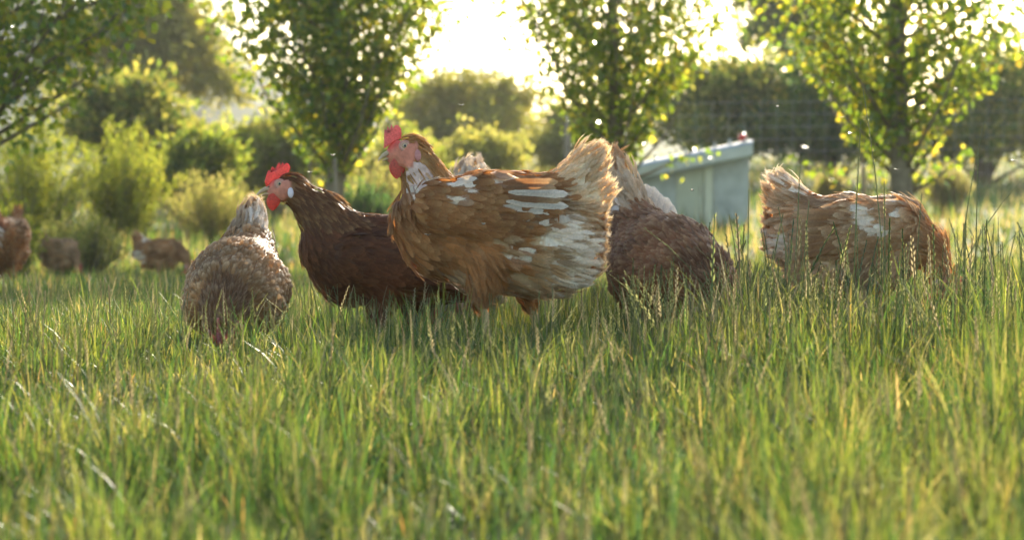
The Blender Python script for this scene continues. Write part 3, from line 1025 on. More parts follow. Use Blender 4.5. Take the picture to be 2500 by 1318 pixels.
def bone(a, b, ra, rb, w=0.85, flow=(-1, 0, -0.1), c='body', fl=None, fw=None):
    return dict(a=a, b=b, ra=ra, rb=rb, w=w, flow=np.array(flow, float) / np.linalg.norm(flow), c=c, fl=fl or DEF[c][0], fw=fw or DEF[c][1])


def feather_protos(r):
    """unit feathers: x along the shaft 0..1, y across, z away from the body"""
    out = {}
    for kind in ('vane', 'soft'):
        lst = []
        for v_ in range(5):
            V, T, S_, E_ = [], [], [], []
            if kind == 'vane':
                st = [0, 0.3, 0.6, 0.85, 1.0]; hw = [0.14, 0.33, 0.38, 0.26, 0.05]; nb, ext = 9, 0.20
            else:
                st = [0, 0.3, 0.55, 0.75, 0.9]; hw = [0.10, 0.18, 0.18, 0.10, 0.03]; nb, ext = 12, 0.34
            curve = r.uniform(-0.12, 0.02); tw = r.uniform(-0.08, 0.08)
            zf = lambda s, y: 0.10 * (s * (1 - s)) * 2 + curve * s * s - 0.22 * y * y + tw * y * s
            for s, h_ in zip(st, hw):
                for y in (-h_, 0, h_):
                    V.append((s, y, zf(s, y))); S_.append(s); E_.append(abs(y) * 2)
            for i in range(len(st) - 1):
                for j in range(2):
                    a = i * 3 + j
                    T += [(a, a + 1, a + 4), (a, a + 4, a + 3)]
            for sd in (-1, 1):
                for i in range(nb):
                    s = 0.22 + 0.74 * i / (nb - 1) * st[-1] + r.uniform(-0.02, 0.02)
                    h_ = np.interp(s, st, hw)
                    L_ = ext * r.uniform(0.6, 1.25) * (1.15 - 0.4 * abs(s - 0.6))
                    ang = 0.55 + r.uniform(-0.15, 0.15) - 0.35 * max(0, s - 0.6)
                    b_ = len(V)
                    y0 = sd * h_ * 0.8
                    e1 = (s + L_ * math.cos(ang) * 0.8, y0 + sd * L_ * math.sin(ang))
                    wv = 0.05 if kind == 'vane' else 0.032
                    for (px_, py_) in ((s, y0), (s + wv, y0 - sd * 0.02), e1):
                        V.append((px_, py_, zf(px_, py_) + r.uniform(-0.012, 0.02))); S_.append(min(px_, 1.15)); E_.append(min(1, abs(py_) * 2))
                    T.append((b_, b_ + 1, b_ + 2))
            lst.append((np.array(V), np.array(T), np.array(S_), np.array(E_)))
        out[kind] = lst
    return out


PROTO = feather_protos(np.random.default_rng(5))


def lay_feathers(P, Nn, flow, fl, fw, cb, ct, soft, r, lift=0.14):
    """feathers rooted at P, lying along flow; returns verts, tris, colours"""
    N = len(P)
    X = flow - (flow * Nn).sum(1, keepdims=True) * Nn
    X += r.normal(0, 0.11, (N, 3)) * np.linalg.norm(X, axis=1, keepdims=True)
    X -= (X * Nn).sum(1, keepdims=True) * Nn
    X /= np.maximum(np.linalg.norm(X, axis=1, keepdims=True), 1e-6)
    X = X + Nn * (lift + r.normal(0, 0.055, N))[:, None]
    X /= np.linalg.norm(X, axis=1, keepdims=True)
    Sd = np.cross(Nn, X); Sd /= np.linalg.norm(Sd, axis=1, keepdims=True)
    U = np.cross(X, Sd)
    P = P - Nn * 0.002
    VV, TT, CC, b = [], [], [], 0
    pk = r.integers(0, 5, N)
    for kind, msk in (('vane', ~soft), ('soft', soft)):
        for v_ in range(5):
            i = np.where(msk & (pk == v_))[0]
            if len(i) == 0: continue
            V, T, S_, E_ = PROTO[kind][v_]
            L_ = (fl[i] * r.uniform(0.8, 1.25, len(i)))[:, None, None]
            w_ = (fw[i] * r.uniform(0.85, 1.2, len(i)))[:, None, None]
            v = P[i][:, None, :] + X[i][:, None, :] * V[None, :, 0:1] * L_ + Sd[i][:, None, :] * V[None, :, 1:2] * w_ + U[i][:, None, :] * V[None, :, 2:3] * L_
            tt = np.clip((S_ - 0.45) / 0.5, 0, 1) ** 1.3
            tt = np.maximum(tt, 0.6 * np.clip(E_ - 0.45, 0, 1) * np.clip(S_ * 2, 0, 1))[None, :, None]
            c = cb[i][:, None, :] * (1 - tt) + ct[i][:, None, :] * tt
            VV.append(v.reshape(-1, 3)); CC.append(c.reshape(-1, 3))
            TT.append((np.arange(len(i))[:, None, None] * len(V) + T[None]).reshape(-1, 3) + b)
            b += len(i) * len(V)
    return np.concatenate(VV), np.concatenate(TT), np.concatenate(CC)


def long_feather(L_, w_, cb, ct, bend=0.08, seed=0, n=12):
    """a single flight or tail feather: cupped vane either side of a shaft, frayed edge"""
    r = np.random.default_rng(seed)
    V, T, C = [], [], []
    for i in range(n + 1):
        s = i / n
        h_ = w_ * 0.5 * (min(1, 0.25 + 3.2 * s)) * (1 - max(0, (s - 0.82) / 0.18) ** 2.2 * 0.88) * (1 + r.uniform(-0.12, 0.12))
        for y, zz in ((-h_, -0.16 * h_), (-h_ * 0.06, 0.05 * h_), (h_ * 0.06, 0.05 * h_), (h_ * 0.9, -0.16 * h_)):
            V.append((s * L_, y, zz - bend * L_ * s * s))
            k = max(0, min(1, (s - 0.5) / 0.4))
            c = np.array(cb) * (1 - k) + np.array(ct) * k
            C.append(c * ((0.8 if abs(y) < h_ * 0.1 else 1.0) * r.uniform(0.88, 1.08)))
    for i in range(n):
        for j in range(3):
            a = i * 4 + j
            T += [(a, a + 1, a + 5), (a, a + 5, a + 4)]
    return mesh_np('flight_feather', V, T, np.array(C))


def frame(f, up):
    f = Vector(f).normalized(); u = Vector(up)
    l = u.cross(f).normalized(); u = f.cross(l)
    return Matrix(((f.x, l.x, u.x), (f.y, l.y, u.y), (f.z, l.z, u.z))).to_4x4()


COMB_A = [(63, 5), (61, 20), (60, 38), (58, 52), (54, 43), (50, 60), (46, 49), (41, 64), (37, 52), (33, 60), (25, 61), (18, 52), (17, 40), (20, 27), (40, 17)]
COMB_B = [(50, 0), (54, 15), (50, 31), (44, 46), (40, 39), (33, 57), (27, 46), (18, 61), (13, 68), (9, 57), (4, 68), (0, 60), (-6, 66), (-13, 62), (-17, 52), (-13, 40), (-2, 33), (4, 26), (28, 18)]


def build_head(root, hc, hf, hu, sc, comb, skin, lobe, wsize=1.0, lat=None, detail=True, cc=(0.52, 0.17, 0.145)):
    """comb, wattles, beak, eyes and ear lobes in the head's own frame (x forward, y left, z up)"""
    Mx = Matrix.Translation(Vector(hc)) @ frame(hf, hu) @ Matrix.Diagonal((sc, sc, sc, 1))
    u = 0.0008
    le, ll = lat if lat else (0.018, 0.02)
    put = lambda o: setattr(o, 'matrix_local', Mx) or o
    # comb: thick at the base, thin serrated edge
    out = np.array(comb, float) * u
    cen = out.mean(0)
    V, T, C = [], [], []
    n = len(out)
    rr = np.random.default_rng(n)
    lv = [(1.0, 0.0008), (0.8, 0.0019), (0.45, 0.0026)]
    for sd in (1, -1):
        b0 = len(V)
        for f_, th in lv:
            for q in out:
                p_ = cen + (q - cen) * f_
                base = max(0, 1 - (p_[1] - out[:, 1].min()) / 0.05)
                V.append((p_[0], sd * (th + 0.0028 * base ** 2) + 0.0012 * math.sin(p_[0] * 260) * max(0, p_[1]) * 20, p_[1]))
                C.append(np.array(cc) * rr.uniform(0.85, 1.15) * (1 if f_ < 1 else 1.15))
        V.append((cen[0], sd * 0.003, cen[1])); C.append(cc)
        for k in range(len(lv) - 1):
            for i in range(n):
                a, b, c_, d = b0 + k * n + i, b0 + k * n + (i + 1) % n, b0 + (k + 1) * n + (i + 1) % n, b0 + (k + 1) * n + i
                T += [(a, b, c_), (a, c_, d)] if sd > 0 else [(a, c_, b), (a, d, c_)]
        for i in range(n):
            a, b = b0 + (len(lv) - 1) * n + i, b0 + (len(lv) - 1) * n + (i + 1) % n
            T.append((a, b, b0 + len(lv) * n) if sd > 0 else (b, a, b0 + len(lv) * n))
    m_ = len(V) // 2
    for i in range(n):
        a, b = i, (i + 1) % n
        T += [(a, m_ + a, m_ + b), (a, m_ + b, b)]
    put(obj('comb', mesh_np('comb', V, T, np.array(C), True), M_COMB, root))
    # wattles
    for sd in (1, -1):
        V, T, C = [], [], []
        nn, mm = 14, 9
        for i in range(mm + 1):
            t_ = i / mm
            rx = 0.0155 * wsize * math.sin(math.pi * (t_ ** 0.8)) ** 0.7 + 0.0005
            for k in range(nn):
                a = 2 * math.pi * k / nn
                V.append((0.022 + 0.006 * t_ + rx * math.cos(a), sd * (0.0135 - 0.003 * t_) + 0.0032 * math.sin(a) * (rx / 0.0155), -0.012 - 0.042 * wsize * t_))
                C.append(np.array(cc) * np.array((1.1, 0.62, 0.5)) * (0.85 + 0.3 * t_) * rr.uniform(0.92, 1.08))
        for i in range(mm):
            for k in range(nn):
                a, b = i * nn + k, i * nn + (k + 1) % nn
                T += [(a, b, b + nn), (a, b + nn, a + nn)]
        put(obj('wattle', mesh_np('wattle', V, T, np.array(C), True), M_COMB, root))
    # beak: upper mandible hooked over the lower
    def loft(sec, name, par):
        V, T, C = [], [], []
        nn = 12
        for (x, z, hw, up_, dn, bc) in sec:
            for k in range(nn):
                a = 2 * math.pi * k / nn
                s_ = math.sin(a)
                V.append((x, hw * math.cos(a), z + (up_ if s_ > 0 else dn) * s_)); C.append(bc)
        for i in range(len(sec) - 1):
            for k in range(nn):
                a, b = i * nn + k, i * nn + (k + 1) % nn
                T += [(a, b, b + nn), (a, b + nn, a + nn)]
        return put(obj(name, mesh_np(name, V, T, np.array(C), True), M_BEAK, par))
    g1, g2 = (0.42, 0.26, 0.15), (0.40, 0.29, 0.17)
    bk = loft([(0.022, -0.004, 0.0105, 0.0105, 0.004, (0.42, 0.16, 0.11)), (0.032, -0.005, 0.0092, 0.0095, 0.003, g1), (0.044, -0.008, 0.0074, 0.0082, 0.003, g2),
               (0.054, -0.012, 0.0050, 0.0062, 0.003, g2), (0.061, -0.0170, 0.0024, 0.0034, 0.0025, (0.5, 0.40, 0.26)), (0.0635, -0.0215, 0.0005, 0.0006, 0.0006, (0.5, 0.40, 0.26))], 'beak', root)
    lw = loft([(0.022, -0.013, 0.0088, 0.003, 0.0045, (0.40, 0.17, 0.12)), (0.034, -0.0135, 0.0074, 0.003, 0.004, g2), (0.046, -0.016, 0.0045, 0.0025, 0.003, g2), (0.055, -0.0195, 0.001, 0.0008, 0.001, (0.5, 0.40, 0.26))], 'lower_mandible', root)
    if detail:
        for sd in (1, -1):
            mb = MB(); mb.ball((0.034, sd * 0.0078, 0.0005), (0.003, 0.0012, 0.0012), 8, 6, (0.06, 0.03, 0.025))
            put(mb.build('nostril', M_BEAK, root, True))
    # eyes and the wrinkled ring round them
    for sd in (1, -1):
        mb = MB(); mb.ball((0.0100, sd * (le - 0.0028), 0.0062), (0.0064, 0.0050, 0.0064), 16, 12, (0.46, 0.34, 0.21))
        ey = put(mb.build('eye', M_EYE, root, True))
        mb = MB(); mb.ball((0.0102, sd * (le + 0.0010), 0.0062), (0.0030, 0.0016, 0.0030), 12, 8, (0.012, 0.010, 0.010))
        pu = mb.build('pupil', M_EYE, ey, True)
        mb = MB()
        for rad_, th, ec in ((0.0074, 0.0017, (0.55, 0.33, 0.25)), (0.0106, 0.0018, (0.50, 0.25, 0.19))):
            nn = 20
            mb.tube([(0.0100 + rad_ * math.cos(2 * math.pi * k / nn), sd * (le - 0.0006 - 0.25 * (rad_ - 0.0070)), 0.0062 + rad_ * 0.92 * math.sin(2 * math.pi * k / nn)) for k in range(nn + 1)], th, 6, ec, False)
        put(mb.build('eyelid', M_SKIN, root, True))
        mb = MB(); mb.ball((-0.0135, sd * (ll - 0.0008), -0.014), (0.0065, 0.0034, 0.0115), 12, 8, lobe)
        put(mb.build('ear_lobe', M_SKIN, root, True))


def build_hen(label, loc, rz, bones, head, legs, colf, seed, voxel=0.0065, cover=4.0, scale=1.0, flights=(), tails=(), group=None, skin=(0.52, 0.18, 0.11), lobe=(0.5, 0.3, 0.28), neck_skin=None, comb=COMB_B, hscale=1.0, detail=True, wsize=1.0, cc=(0.52, 0.17, 0.145), softness=0.58):
    r = np.random.default_rng(seed)
    x0, y0 = loc
    root = empty('hen', (x0, y0, zs(x0, y0)), rz)
    root.scale = (scale, scale, scale)
    tag(root, label, 'hen', group)
    B = Bones(bones)
    allp = np.array([b['a'] for b in bones] + [b['b'] for b in bones]); rm = max(max(b['ra'], b['rb']) for b in bones)
    R_ = np.array([max(b['ra'], b['rb']) * 1.15 + 0.02 for b in bones] * 2)[:, None]
    lo, hi = (allp - R_).min(0), (allp + R_).max(0)
    nn = np.ceil((hi - lo) / voxel).astype(int) + 1
    G = np.stack(np.meshgrid(*[lo[i] + np.arange(nn[i]) * voxel for i in range(3)], indexing='ij'), -1).reshape(-1, 3)
    F = B.sdf(G).reshape(nn)
    V, Qd = surface_nets(F, lo, voxel)
    T = np.concatenate([Qd[:, [0, 1, 2]], Qd[:, [0, 2, 3]]])
    e = 0.003
    grad = lambda P: np.stack([B.sdf(P + np.eye(3)[i] * e) - B.sdf(P - np.eye(3)[i] * e) for i in range(3)], 1)
    Nv = grad(V); Nv /= np.maximum(np.linalg.norm(Nv, axis=1, keepdims=True), 1e-9)
    flow, fl, fw, cls = B.blend(V)
    hc, hf, hu = np.array(head[0]), np.array(head[1], float), np.array(head[2], float)
    hf /= np.linalg.norm(hf); hl = np.cross(hu, hf); hl /= np.linalg.norm(hl); hu = np.cross(hf, hl)

    def bare(P):
        q = (P - hc) / hscale
        f_, u_ = q @ hf, q @ hu
        face = (f_ > -0.018) & (np.linalg.norm(q, axis=1) < 0.075) & (u_ < 0.015 + 0.35 * np.maximum(f_ - 0.006, 0)) & (u_ > -0.034) & (f_ + 0.55 * u_ > -0.020)
        nk = np.zeros(len(P), bool)
        if neck_skin is not None:
            for (c_, rad_) in neck_skin:
                nk |= np.linalg.norm(P - np.array(c_), axis=1) < rad_
        return face, nk

    cb, ct = colf(V, cls, r)
    vcol = cb * 0.5 + ct * 0.5
    face, nk = bare(V)
    sk = np.array(skin) * (1 + 0.12 * Noise(70, seed)(V))[:, None]
    q_ = (V - hc) / hscale
    rd = np.clip((q_ @ hu + 0.55 * (q_ @ hf) - 0.014) / 0.012, 0, 1)[:, None]
    rk = np.clip((-(q_ @ hf) - 0.002) / 0.016, 0, 1)[:, None] * 0.35
    sk = sk * (1 - rd) + np.array((0.60, 0.085, 0.06)) * rd
    sk = sk * (1 - rk) + np.array((0.36, 0.17, 0.10)) * rk
    vcol = np.where(face[:, None], sk, vcol)
    vcol = np.where((nk & ~face)[:, None], np.array((0.52, 0.37, 0.30)) * (1 + 0.15 * Noise(60, seed + 2)(V))[:, None], vcol)
    Vb = V - Nv * np.where(face | nk, 0.0, 0.009)[:, None]
    body = obj('body', mesh_np('body', Vb, T, np.clip(vcol, 0.005, 0.9), True), M_SKIN, root)

    # feathers over the skin
    P3 = V[T]
    ar = 0.5 * np.linalg.norm(np.cross(P3[:, 1] - P3[:, 0], P3[:, 2] - P3[:, 0]), axis=1)
    flt, fwt = fl[T].mean(1), fw[T].mean(1)
    wgt = ar * cover / (flt * fwt)
    N = int(wgt.sum())
    ti = r.choice(len(T), N, p=wgt / wgt.sum())
    a, b = r.uniform(0, 1, N), r.uniform(0, 1, N)
    sw = a + b > 1; a[sw], b[sw] = 1 - a[sw], 1 - b[sw]
    P = P3[ti, 0] + a[:, None] * (P3[ti, 1] - P3[ti, 0]) + b[:, None] * (P3[ti, 2] - P3[ti, 0])
    face, nk = bare(P)
    keep = ~face & ~(nk & (r.uniform(0, 1, N) < 0.5)) & (P[:, 2] > 0.02)
    P = P[keep]
    Nn = grad(P); Nn /= np.maximum(np.linalg.norm(Nn, axis=1, keepdims=True), 1e-9)
    flow, fl, fw, cls = B.blend(P)
    cb, ct = colf(P, cls, r)
    jit = r.uniform(0.86, 1.16, (len(P), 1))
    cb, ct = cb * jit, ct * jit
    soft = np.isin(cls, [1, 5, 6])
    soft |= r.uniform(0, 1, len(P)) < softness
    lift = np.where(np.isin(cls, [1, 5]), 0.15, np.where(cls == 3, 0.04, 0.065))
    for nm, ids in (('plumage', (0, 1, 6, 3)), ('hackle', (2,)), ('wing', (4,)), ('tail', (5,))):
        sides = (1, -1) if nm == 'wing' else (0,)
        for sd in sides:
            i = np.isin(cls, ids)
            if sd: i &= (P[:, 1] * sd > 0)
            if i.sum() < 3: continue
            v, t_, c = lay_feathers(P[i], Nn[i], flow[i], fl[i], fw[i], cb[i], ct[i], soft[i], r, lift[i])
            o = obj(nm, mesh_np(nm, v, t_, np.clip(c, 0.004, 0.85)), M_FEATHER, root)
            o['kind'] = 'stuff'
            if nm == 'wing':
                for k, (p_, d_, L_, w_, c1, c2, bend) in enumerate(flights):
                    q = np.array(p_); d = np.array(d_, float)
                    q[1] = abs(q[1]) * sd; d[1] *= sd
                    f = obj('flight_feather', long_feather(L_, w_, c1, c2, bend, seed + k), M_FEATHER, o)
                    X_ = Vector(d).normalized(); Nz = Vector((0.0, sd, 0.12)); Yv = Nz.cross(X_).normalized(); Nz = X_.cross(Yv)
                    f.matrix_local = Matrix.Translation(Vector(q)) @ Matrix(((X_.x, Yv.x, Nz.x), (X_.y, Yv.y, Nz.y), (X_.z, Yv.z, Nz.z))).to_4x4()
            if nm == 'tail':
                for k, (p_, d_, L_, w_, c1, c2, nz_) in enumerate(tails):
                    f = obj('tail_feather', long_feather(L_, w_, c1, c2, 0.05, seed + 40 + k), M_FEATHER, o)
                    X_ = Vector(d_).normalized(); Nz = Vector(nz_); Yv = Nz.cross(X_).normalized(); Nz = X_.cross(Yv)
                    f.matrix_local = Matrix.Translation(Vector(p_)) @ Matrix(((X_.x, Yv.x, Nz.x), (X_.y, Yv.y, Nz.y), (X_.z, Yv.z, Nz.z))).to_4x4()
    tt = np.linspace(0, 0.06, 121)[:, None]
    lat = []
    for (a_, b_) in ((0.0100, 0.0062), (-0.0135, -0.014)):
        q = hc + (hf * a_ + hu * b_) * hscale + hl * tt
        lat.append(float(tt[np.argmax(B.sdf(q) > 0), 0]) / hscale)
    build_head(root, hc, hf, hu, hscale, comb, skin, lobe, wsize, lat, detail, cc)
    for (k_, a_, f_) in legs:
        mb = MB()
        k_, a_, f_ = Vector(k_), Vector(a_), Vector(f_)
        mb.tube([k_, a_, a_ * 0.5 + f_ * 0.5, f_ + Vector((0, 0, 0.008))], [0.011, 0.0078, 0.0065, 0.0075], 8)
        for an, ln in ((0, 0.055), (0.65, 0.045), (-0.65, 0.045), (math.pi, 0.025)):
            d = Vector((math.cos(an), math.sin(an), 0))
            mb.tube([f_ + Vector((0, 0, 0.010)), f_ + d * ln * 0.5 + Vector((0, 0, 0.009)), f_ + d * ln + Vector((0, 0, 0.003))], [0.0058, 0.0048, 0.002], 6)
        mb.build('leg', M_LEG, root, True)
    return root


# ---- plumage colouring: brown with buff edging, white patches where the photograph shows them
def colouring(base, tip, seed, patches=(), hack=None, tailc=None, pale=None, vary=0.35, fluffc=None, wingc=None):
    n1, n2 = Noise(9, seed), Noise(28, seed + 5)
    base, tip = np.array(base), np.array(tip)

    def f(P, cls, r):
        a = np.clip(0.5 + 0.5 * n1(P) * 0.9 + 0.25 * n2(P), 0, 1)[:, None]
        cb = base * (1 - vary * (a - 0.5) * 2)
        ct = tip * (1 - 0.6 * vary * (a - 0.5) * 2)
        cb = np.broadcast_to(cb, (len(P), 3)).copy(); ct = np.broadcast_to(ct, (len(P), 3)).copy()
        for key, pr in ((2, hack), (5, tailc), (1, fluffc), (4, wingc)):
            if pr is not None:
                i = cls == key
                cb[i] = np.array(pr[0]) * (1 - vary * (a[i] - 0.5)); ct[i] = np.array(pr[1]) * (1 - 0.5 * vary * (a[i] - 0.5))
        i = cls == 3
        if hack is not None: cb[i] = np.array(hack[0]); ct[i] = np.array(hack[0]) * 1.2
        for (c_, rad_, str_) in patches:
            d = np.linalg.norm((P - np.array(c_)), axis=1) / rad_ + 0.22 * n2(P)
            w = (np.clip(2.2 - d * 2.0, 0, 1) * str_)
            w = np.where(r.uniform(0, 1, len(P)) < w, 0.95, w * 0.35)[:, None]
            cb = cb * (1 - w) + np.array((0.76, 0.69, 0.58)) * w
            ct = ct * (1 - w) + np.array((0.84, 0.78, 0.68)) * w
        return cb, ct
    return f


WHITE = (0.72, 0.64, 0.52)
BUFF = (0.46, 0.31, 0.16)

# ---- hen A: brown-and-white hen walking left, side on
sA = 0.0008
def kA(px, py, lat=0.0): return ((1180 - px) * sA, lat, CAM_Z + (600 - py) * sA)
rA = lambda v: v * sA


def standing_bones():
    b = [
        bone(kA(1070, 565), kA(1250, 562), rA(96), rA(124), 0.85, (-1, 0, -0.12), 'body'),
        bone(kA(1250, 562), kA(1362, 585), rA(124), rA(102), 0.85, (-1, 0, -0.12), 'fluff'),
        bone(kA(1140, 632), kA(1330, 652), rA(72), rA(72), 0.85, (-0.8, 0, -0.5), 'fluff'),
        bone(kA(1030, 530), kA(1062, 600), rA(76), rA(72), 0.9, (-0.55, 0, -0.85), 'body'),
        bone(kA(1065, 492), kA(1032, 425), rA(72), rA(45), 0.85, (-0.5, 0, -0.86), 'hackle'),
        bone(kA(1032, 425), kA(1008, 380), rA(45), rA(35), 0.82, (-0.5, 0, -0.86), 'hackle'),
        bone(kA(1003, 364), kA(976, 374), rA(33), rA(22), 0.72, (-1, 0, -0.15), 'head'),
        bone(kA(974, 377), kA(966, 380), rA(18), rA(13), 0.72, (-1, 0, -0.15), 'head'),
        bone(kA(1160, 485), kA(1350, 492), rA(66), rA(62), 0.8, (-1, 0, 0.02), 'body'),
        bone(kA(1372, 500), kA(1432, 402), rA(74), rA(46), 0.62, (-0.62, 0, 0.78), 'tail'),
        bone(kA(1402, 525), kA(1442, 480), rA(62), rA(42), 0.62, (-0.95, 0, 0.32), 'tail'),
        bone(kA(1375, 610), kA(1395, 640), rA(72), rA(56), 0.8, (-0.85, 0, -0.4), 'fluff'),
        bone(kA(1190, 640, 0.045), kA(1168, 722, 0.05), rA(56), rA(30), 0.8, (-0.2, 0, -1), 'thigh'),
        bone(kA(1280, 650, -0.045), kA(1290, 728, -0.05), rA(54), rA(28), 0.8, (-0.2, 0, -1), 'thigh'),
    ]
    for sd in (1, -1):
        b.append(bone(kA(1065, 500, 0.074 * sd), kA(1200, 500, 0.086 * sd), rA(60), rA(66), 0.36, (-1, 0, -0.12), 'wing'))
        b.append(bone(kA(1200, 500, 0.086 * sd), kA(1310, 510, 0.078 * sd), rA(66), rA(46), 0.36, (-1, 0, -0.08), 'wing'))
    return b


legsA = [(kA(1168, 728, .05), kA(1188, 775, .05), kA(1176, 856, .05)), (kA(1290, 732, -.05), kA(1308, 785, -.05), kA(1296, 856, -.05))]
flA = []
for i in range(9):
    t_ = i / 8
    wh = i in (2, 4, 5)
    c1 = WHITE if wh else (0.26, 0.13, 0.055)
    c2 = (0.80, 0.74, 0.63) if wh else (0.46, 0.31, 0.17)
    flA.append((kA(1228 + 14 * math.sin(5 * t_), 450 + 88 * t_, 0.107 - 0.006 * abs(t_ - 0.4)), (-1, -0.125 - 0.03 * t_, 0.03 - 0.20 * t_), 0.108 + 0.014 * math.sin(3 * t_) - (0.016 if i % 2 else 0), 0.0175, c1, c2, 0.06))
tlA = [(kA(1395, 470, y_), (-0.62 + 0.05 * k, y_ * 5, 0.78), 0.105, 0.022, (0.52, 0.37, 0.2), (0.7, 0.58, 0.4), (0.1, y_ * 30 + 0.01, 0.3)) for k, y_ in enumerate((0.014, 0.005, -0.005, -0.014))]
patA = [(kA(1235, 438, .09), 0.028, 0.9), (kA(1120, 447, .09), 0.024, 1.0), (kA(1105, 490, .1), 0.014, 1.0), (kA(1378, 572, .085), 0.044, 1.0), (kA(1408, 625, .06), 0.048, 1.0), (kA(1390, 690, .05), 0.04, .8),
        (kA(1270, 628, .1), 0.026, 0.9), (kA(1450, 620, 0.02), 0.05, 0.6), (kA(1025, 445, .05), 0.030, 0.9)]
A_col = colouring((0.33, 0.145, 0.045), (0.45, 0.245, 0.10), 71, patA, hack=((0.36, 0.19, 0.065), (0.52, 0.33, 0.13)), tailc=((0.60, 0.45, 0.26), (0.82, 0.72, 0.54)), fluffc=((0.40, 0.25, 0.12), (0.60, 0.47, 0.30)), wingc=((0.29, 0.125, 0.040), (0.43, 0.235, 0.095)))
AX = (1180 - 1250) * PXD * 5.0
build_hen('brown and white hen walking left in the centre, side on, pale raised tail', (AX, 5.0), math.pi, standing_bones(),
          (kA(1000, 365), (1, 0.10, -0.06), (0, 0, 1)), legsA, A_col, 101, 0.006, 4.6, 1.0, flA, tlA,
          neck_skin=[(kA(1022, 432, .04), 0.030)], comb=COMB_A, lobe=(0.46, 0.20, 0.18), wsize=1.05)

# ---- hen B: dark brown hen behind A, head held forward
sB = PXD * 5.45
def kB(px, py, lat=0.0): return ((900 - px) * sB, lat, CAM_Z + (600 - py) * sB)
rB = lambda v: v * sB
bB = [
    bone(kB(862, 640), kB(1010, 640), rB(98), rB(108), 0.85, (-1, 0, -0.1), 'body'),
    bone(kB(1010, 640), kB(1150, 640), rB(108), rB(90), 0.85, (-1, 0, -0.1), 'fluff'),
    bone(kB(806, 606), kB(840, 672), rB(74), rB(68), 0.9, (-0.5, 0, -0.85), 'body'),
    bone(kB(835, 585), kB(782, 522), rB(76), rB(50), 0.82, (-0.62, 0, -0.78), 'hackle', 0.042, 0.009),
    bone(kB(782, 522), kB(722, 468), rB(50), rB(33), 0.82, (-0.68, 0, -0.73), 'hackle', 0.036, 0.008),
    bone(kB(703, 456), kB(682, 464), rB(30), rB(20), 0.72, (-1, 0, -0.1), 'head'),
    bone(kB(678, 465), kB(668, 469), rB(16), rB(11), 0.72, (-1, 0, -0.1), 'head'),
    bone(kB(900, 602), kB(1090, 605), rB(72), rB(66), 0.8, (-1, 0, 0.0), 'body'),
    bone(kB(1170, 600), kB(1225, 545), rB(60), rB(34), 0.6, (-0.7, 0, 0.7), 'tail'),
    bone(kB(935, 700, 0.045), kB(925, 765, 0.05), rB(50), rB(28), 0.8, (-0.2, 0, -1), 'thigh'),
    bone(kB(1000, 700, -0.045), kB(1010, 765, -0.05), rB(50), rB(28), 0.8, (-0.2, 0, -1), 'thigh'),
]
for sd in (1, -1):
    bB.append(bone(kB(880, 630, 0.078 * sd), kB(1060, 640, 0.085 * sd), rB(56), rB(52), 0.36, (-1, 0, -0.1), 'wing'))
B_col = colouring((0.12, 0.042, 0.015), (0.22, 0.09, 0.034), 73, [(kB(1020, 645, .1), 0.018, 1.0)], hack=((0.12, 0.05, 0.018), (0.36, 0.21, 0.09)))
flB = [(kB(985 + 8 * i, 628 + 12 * i, 0.105), (-1, -0.16, -0.08 - 0.03 * i), 0.12, 0.02, (0.10, 0.035, 0.014), (0.17, 0.07, 0.03), 0.03) for i in range(5)]
BX = (900 - 1250) * sB
build_hen('dark brown hen facing left with bright red comb, partly behind the central hen', (BX, 5.45), math.pi, bB,
          (kB(695, 457), (1, 0.06, -0.02), (0, 0, 1)), [(kB(925, 768, .05), kB(940, 800, .05), kB(930, 834, .05)), (kB(1010, 768, -.05), kB(1025, 800, -.05), kB(1012, 834, -.05))],
          B_col, 102, 0.0065, 4.4, 1.0, flB, lobe=(0.62, 0.58, 0.60), hscale=0.97, wsize=0.95, skin=(0.50, 0.19, 0.12), cc=(0.62, 0.12, 0.09))


# ---- pecking hens seen from the front: tail up behind, head down in the grass
def front_bones(tail_up=0.0, tail_w=0.8):
    b = [
        bone((-0.085, 0, 0.188), (0.02, 0, 0.138), 0.058, 0.088, 1.0, (-1, 0, 0.2), 'body', 0.026, 0.015),
        bone((0.02, 0, 0.140), (0.10, 0, 0.112), 0.086, 0.078, 1.0, (-1, 0, 0.1), 'body', 0.025, 0.014),
        bone((0.0, 0, 0.115), (0.06, 0, 0.10), 0.070, 0.066, 1.1, (-0.5, 0, -0.8), 'fluff'),
        bone((-0.125, 0, 0.218), (-0.17, 0, 0.262 + tail_up * 0.5), 0.046, 0.032, 0.85, (-0.7, 0, 0.6), 'fluff'),
        bone((-0.15, 0, 0.235), (-0.195, 0, 0.272 + tail_up), 0.042, 0.022, tail_w, (-0.55, 0, 0.85), 'tail'),
        bone((0.125, 0, 0.110), (0.175, 0, 0.085), 0.062, 0.044, 0.9, (-0.8, 0, 0.3), 'hackle', 0.03, 0.009),
        bone((0.175, 0, 0.085), (0.200, 0, 0.062), 0.044, 0.030, 0.85, (-0.7, 0, 0.6), 'hackle', 0.026, 0.008),
        bone((0.205, 0, 0.052), (0.212, 0, 0.034), 0.025, 0.018, 0.75, (-0.5, 0, 0.85), 'head'),
    ]
    for sd in (1, -1):
        b.append(bone((-0.12, 0.036 * sd, 0.200), (0.0, 0.068 * sd, 0.122), 0.032, 0.050, 0.62, (-1, 0, 0.25), 'wing', 0.025, 0.015))
        b.append(bone((0.0, 0.068 * sd, 0.122), (0.075, 0.066 * sd, 0.098), 0.050, 0.048, 0.66, (-1, 0.25 * sd, 0.1), 'wing', 0.024, 0.014))
        b.append(bone((-0.02, 0.045 * sd, 0.105), (-0.02, 0.05 * sd, 0.075), 0.042, 0.028, 0.8, (-0.2, 0, -1), 'thigh'))
    return b


